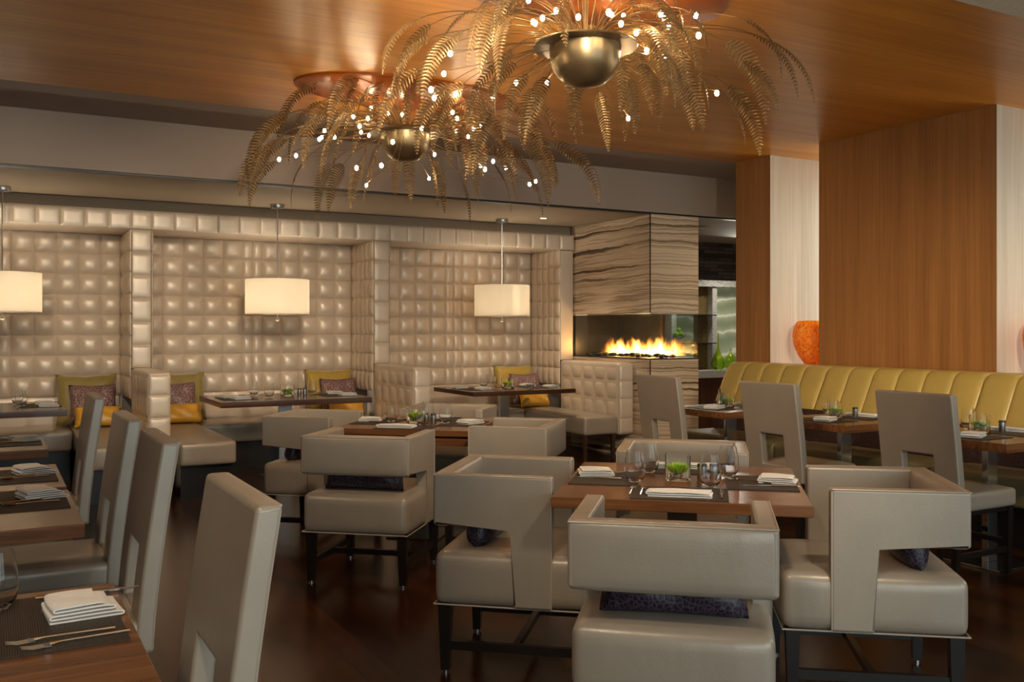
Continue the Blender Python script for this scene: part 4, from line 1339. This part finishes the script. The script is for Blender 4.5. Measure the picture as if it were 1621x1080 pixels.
# ------------------------------------------------------------------ pendant lamps
def pendant(x, label, y=9.14):
    t = thing('pendant_lamp', label, 'pendant lamp', (x, y, 0), 0, 'drum pendants over the booth tables')
    bm = nb(); lathe(bm, [(0.305, 1.525), (0.305, 1.868), (0.3015, 1.868), (0.3015, 1.525)], seg=48, close=True); obj('drum_shade', bm, 'shade', t)
    bm = nb(); lathe(bm, [(0, 1.532), (0.295, 1.532), (0.295, 1.536), (0, 1.536)], seg=40); obj('diffuser', bm, 'shade', t)
    bm = nb(); tube(bm, [(0, 0, 1.87), (0, 0, 2.57)], 0.006, 8); tube(bm, [(0, 0, 1.50), (0, 0, 1.87)], 0.005, 8); obj('stem', bm, 'steel', t)
    bm = nb()
    for k in range(3):
        a = 2 * PI * k / 3
        tube(bm, [(0, 0, 1.862), (0.302 * math.cos(a), 0.302 * math.sin(a), 1.862)], 0.003, 6)
    obj('spider', bm, 'steel', t)
    bm = nb(); lathe(bm, [(0, 2.562), (0.066, 2.562), (0.068, 2.566), (0.068, 2.595), (0.03, 2.598), (0, 2.598)], seg=24); obj('canopy', bm, 'steel', t)
    bm = nb(); bmesh.ops.create_uvsphere(bm, u_segments=16, v_segments=10, radius=0.021)
    for v in bm.verts: v.co.z += 1.482
    obj('finial', bm, 'glass', t)
    light('pendant_bulb', 'POINT', (0.0, 0, 1.70), 7.5, (1.0, 0.88, 0.70), parent=t, shadow_soft_size=0.05)
    return t
pendant(0.09, 'cream drum pendant cut by the left edge over the left booth')
pendant(2.45, 'cream drum pendant over the middle booth table')
pendant(4.94, 'cream drum pendant over the right booth table near fireplace')

# ------------------------------------------------------------------ chandeliers
def frond_mesh(Rr, rise, drop, seed, lw=0.055, t0=0.42):
    r_ = random.Random(seed)
    P = [Vector((0.05, 0, 0)), Vector((0.45 * Rr, 0, rise * 1.25)), Vector((0.98 * Rr, 0, rise * 1.1)), Vector((Rr, 0, -drop))]
    side = r_.uniform(-0.12, 0.12) * Rr
    def C(t):
        a = (1 - t)
        p = P[0] * a ** 3 + P[1] * 3 * a * a * t + P[2] * 3 * a * t * t + P[3] * t ** 3
        p.y += side * t * t
        return p
    bm = nb()
    n = 22
    tube(bm, [C(i / n) for i in range(n + 1)], [0.0036 - 0.0026 * i / n for i in range(n + 1)], 4, False)
    # arc-length spaced leaflets
    L = 0; ts = []; prev = C(t0); acc = 0
    m_ = 400
    for i in range(1, m_ + 1):
        t = t0 + (1 - t0) * i / m_
        p = C(t); acc += (p - prev).length; prev = p
        if acc > 0.0185:
            ts.append(t); acc = 0
    roll = r_.uniform(-1.15, 1.15)
    for t in ts:
        p = C(t); d = (C(min(1, t + .01)) - C(max(0, t - .01))).normalized()
        s = Vector((0, 1, 0)) - d * d.y; s.normalize()
        up = d.cross(s)
        q = (t - t0) / (1 - t0)
        ln = lw * min(1, (q / 0.14) ** 0.6) * (1 - q ** 2.4) ** 0.8 + 0.004
        for sg in (-1, 1):
            sd = (s * math.cos(roll) + up * math.sin(roll)) * sg
            nn = up * math.cos(roll) - s * math.sin(roll)
            tip = p + sd * ln + d * ln * 0.45 - nn * ln * 0.15
            w_ = d * 0.0060
            nrm = nn * 0.0022
            mid = p + sd * ln * 0.58 + d * ln * 0.20
            a = bm.verts.new(p - w_ * 0.8); b = bm.verts.new(p + w_ * 0.8)
            c1 = bm.verts.new(mid - w_); c2 = bm.verts.new(mid + w_); rg = bm.verts.new(mid + nrm)
            tp = bm.verts.new(tip)
            bm.faces.new([a, b, rg]); bm.faces.new([a, rg, c1]); bm.faces.new([b, c2, rg]); bm.faces.new([c1, rg, tp]); bm.faces.new([rg, c2, tp])
    me = bpy.data.meshes.new('frond')
    bm.to_mesh(me); bm.free()
    me.materials.append(M['brass'])
    return me
FR = {'long': [], 'mid': [], 'short': []}
_r = random.Random(77)
for k in range(12):
    ri = _r.uniform(-0.02, 0.27)
    FR['long'].append(frond_mesh(_r.uniform(0.92, 1.2), ri, 0.46 - 1.1 * ri + _r.uniform(-.08, .08), 31 + k, 0.056, _r.uniform(0.58, 0.64)))
for k in range(8):
    ri = _r.uniform(0.0, 0.28)
    FR['mid'].append(frond_mesh(_r.uniform(0.5, 0.85), ri, 0.36 - 0.9 * ri + _r.uniform(-.05, .08), 51 + k, 0.055, _r.uniform(0.50, 0.58)))
for k in range(6):
    FR['short'].append(frond_mesh(_r.uniform(0.40, 0.6), _r.uniform(0.18, 0.28), _r.uniform(0.0, 0.2), 71 + k, 0.048, 0.36))

def chandelier(cx, cy, label, seed, sc_=1.0, nl=32, nm_=26, ns=14, nbulb=34):
    r_ = random.Random(seed)
    t = thing('fern_chandelier', label, 'chandelier', (cx, cy, 0), 0, 'bronze fern chandeliers')
    z0 = 2.785
    bm = nb(); lathe(bm, [(0, 2.555), (0.045, 2.559), (0.095, 2.578), (0.135, 2.612), (0.160, 2.655), (0.172, 2.705), (0.175, 2.752), (0.171, 2.752), (0.167, 2.705), (0.15, 2.65), (0.0, 2.58)], seg=48); obj('bowl', bm, 'bowlmetal', t)
    bm = nb(); lathe(bm, [(0.172, 2.752), (0.252, 2.752), (0.255, 2.757), (0.252, 2.762), (0.0, 2.762), (0, 2.752)], seg=48); obj('rim_disc', bm, 'bowlmetal', t)
    bm = nb(); tube(bm, [(0, 0, 2.762), (0, 0, 3.02)], 0.012, 10); lathe(bm, [(0, 2.762), (0.07, 2.762), (0.05, 2.80), (0.012, 2.83)], seg=20); obj('stem', bm, 'brass', t)
    def fr(kind, n, tilt):
        for i in range(n):
            me = r_.choice(FR[kind])
            a = 2 * PI * (i + r_.uniform(-0.4, 0.4)) / n
            da = (a - math.atan2(-cy, -cx) + PI) % (2 * PI) - PI
            if kind != 'short' and abs(da) < R(17):
                continue
            o = bpy.data.objects.new('frond', me)
            COL.objects.link(o)
            o.parent = t
            o.location = (0, 0, z0)
            o.rotation_euler = (r_.uniform(-0.12, 0.12), r_.uniform(*tilt), a)
            s = r_.uniform(0.92, 1.06) * sc_
            o.scale = (s, s, s)
    fr('long', nl, (-0.03, 0.10)); fr('mid', nm_, (-0.08, 0.12)); fr('short', ns, (-0.25, 0.1))
    wires = nb()
    bs = []
    for i in range(nbulb):
        a = 2 * PI * (i * 0.381966 + r_.uniform(-.03, .03))
        q = r_.uniform(0.16, 0.98) * sc_
        z = 2.97 - 0.42 * q ** 2 + r_.uniform(-0.14, 0.03) - (0.12 if i % 5 == 0 else 0)
        z = min(z, 2.99)
        p = Vector((q * math.cos(a), q * math.sin(a), z))
        bs.append(p)
        tube(wires, [(0.04 * math.cos(a), 0.04 * math.sin(a), 2.77), (p.x * .45, p.y * .45, min(3.0, z + 0.07)), (p.x, p.y, p.z + 0.012)], 0.0016, 4, False)
    obj('bulb_wires', wires, 'brass', t)
    for i, p in enumerate(bs):
        bm = nb()
        bmesh.ops.create_icosphere(bm, subdivisions=2, radius=0.011)
        for v in bm.verts: v.co.z *= 1.35
        obj('bulb', bm, 'bulb', t, loc=p)
        if i % 2 == 0:
            light('bulb_light', 'POINT', tuple(p), 3.2, WARM, parent=t, shadow_soft_size=0.013)
    return t
chandelier(2.53, 3.83, 'bronze fern frond chandelier at upper right, nearer and larger', 5, 0.92)
chandelier(2.55, 6.14, 'bronze fern frond chandelier at left, farther and lower in view', 9, 1.13)
def medallion(cx, cy, label):
    bm = nb(); lathe(bm, [(0, 3.018), (0.96, 3.018), (1.0, 3.026), (1.0, 3.0395), (0, 3.0395)], seg=64, sx=0.80, sy=0.44)
    o = obj('ceiling_medallion', bm, 'copper', loc=(cx, cy, 0)); tag(o, label, 'ceiling medallion', 'oval copper ceiling medallions')
medallion(2.55, 3.83, 'oval copper red ceiling medallion above the nearer chandelier')
medallion(2.56, 6.13, 'oval copper red ceiling medallion above the farther chandelier')

# ------------------------------------------------------------------ ceiling fittings
def downlight(x, y, z, label, e, col=WARM2, size=1.5):
    t = thing('downlight', label, 'downlight', (x, y, z), 0, 'recessed downlights')
    bm = nb(); lathe(bm, [(0.032, -0.001), (0.052, -0.004), (0.055, -0.0005), (0.032, -0.0003)], seg=28, close=True); obj('trim_ring', bm, 'steel', t)
    bm = nb(); lathe(bm, [(0, -0.0015), (0.031, -0.0015), (0.031, -0.0005), (0, -0.0005)], seg=24); obj('lens', bm, 'lens', t)
    light('downlight_beam', 'SPOT', (0, 0, -0.02), e, col, parent=t, spot_size=R(95), spot_blend=0.9, shadow_soft_size=0.05)
downlight(5.30, 8.85, 2.6, 'small recessed downlight in booth ceiling left of stone fireplace', 35)
downlight(7.10, 7.55, 3.04, 'small recessed downlight in grey ceiling beside the wood panels', 16)
def disc(x, y, z, r, label, cat):
    bm = nb(); lathe(bm, [(0, -0.008), (r * .93, -0.008), (r, -0.001), (0, -0.001)], seg=32)
    o = obj('ceiling_speaker', bm, 'boothceil', loc=(x, y, z)); tag(o, label, cat, 'round ceiling speakers')
disc(2.86, 9.17 - 0.9, 2.6, 0.12, 'round flat ceiling speaker in booth ceiling beside middle pendant stem', 'ceiling speaker')
disc(7.35, 8.75, 2.6, 0.14, 'round flat ceiling speaker right of the stone fireplace', 'ceiling speaker')
# added fill spots out of view on the main ceiling, aimed into the room
def fill_spot(x, y, tx, ty, tz, label, e, ang=42):
    t = thing('added_spotlight', label, 'spotlight', (x, y, 3.04), 0, 'added fill spotlights out of view')
    d = (Vector((tx, ty, tz)) - Vector((x, y, 2.95))).normalized()
    bm = nb(); lathe(bm, [(0, 0), (0.05, 0), (0.05, -0.01), (0, -0.01)], seg=20); obj('canopy', bm, 'steel', t)
    bm = nb(); tube(bm, [Vector((0, 0, -0.09)) - d * 0.04, Vector((0, 0, -0.09)) + d * 0.05], 0.032, 16); tube(bm, [(0, 0, -0.01), (0, 0, -0.09)], 0.006, 6); obj('head', bm, 'steel', t)
    l = light('fill_beam', 'SPOT', Vector((0, 0, -0.09)) + d * 0.06, e, WARM2, parent=t, spot_size=R(ang), spot_blend=0.9, shadow_soft_size=0.12)
    l.rotation_euler = d.to_track_quat('-Z', 'Y').to_euler()
for x, y, tx, ty, tz, e, nm in (
    (-0.4, 3.4, 0.4, 10, 1.0, 150, 'over the left tables'), (1.2, 2.9, 2.4, 10, 1.1, 170, 'above the front aisle'),
    (1.0, 1.2, 4.8, 10, 1.2, 210, 'over the camera position'), (3.0, 1.0, 6.3, 8.2, 1.2, 150, 'over the lower right armchair'),
    (3.9, 1.4, 6.3, 5.3, 1.2, 110, 'near the banquette end'), (3.4, 0.8, 6.2, 4.2, 0.9, 110, 'right of the camera position'),
    (0.0, 0.7, 0.05, 2.2, 0.7, 50, 'over the nearest left table'), (2.2, 1.0, 2.6, 3.1, 0.7, 75, 'over the nearest armchair'),
    (-1.3, 2.6, 0.5, 2.6, 0.8, 16, 'above the nearest tall chairs'), (-1.3, 4.4, 0.5, 4.6, 0.8, 26, 'above the farther tall chairs'),
    (1.0, 3.2, 4.7, 4.7, 0.9, 110, 'above the front aisle, turned to the banquette'), (0.2, 1.6, 2.2, 2.6, 0.6, 45, 'over the aisle beside the nearest tall chair'),
    (1.6, 2.0, 2.6, 5.9, 0.7, 100, 'before the front centre table')):
    fill_spot(x, y, tx, ty, tz, 'added unseen fill spotlight ' + nm, e)
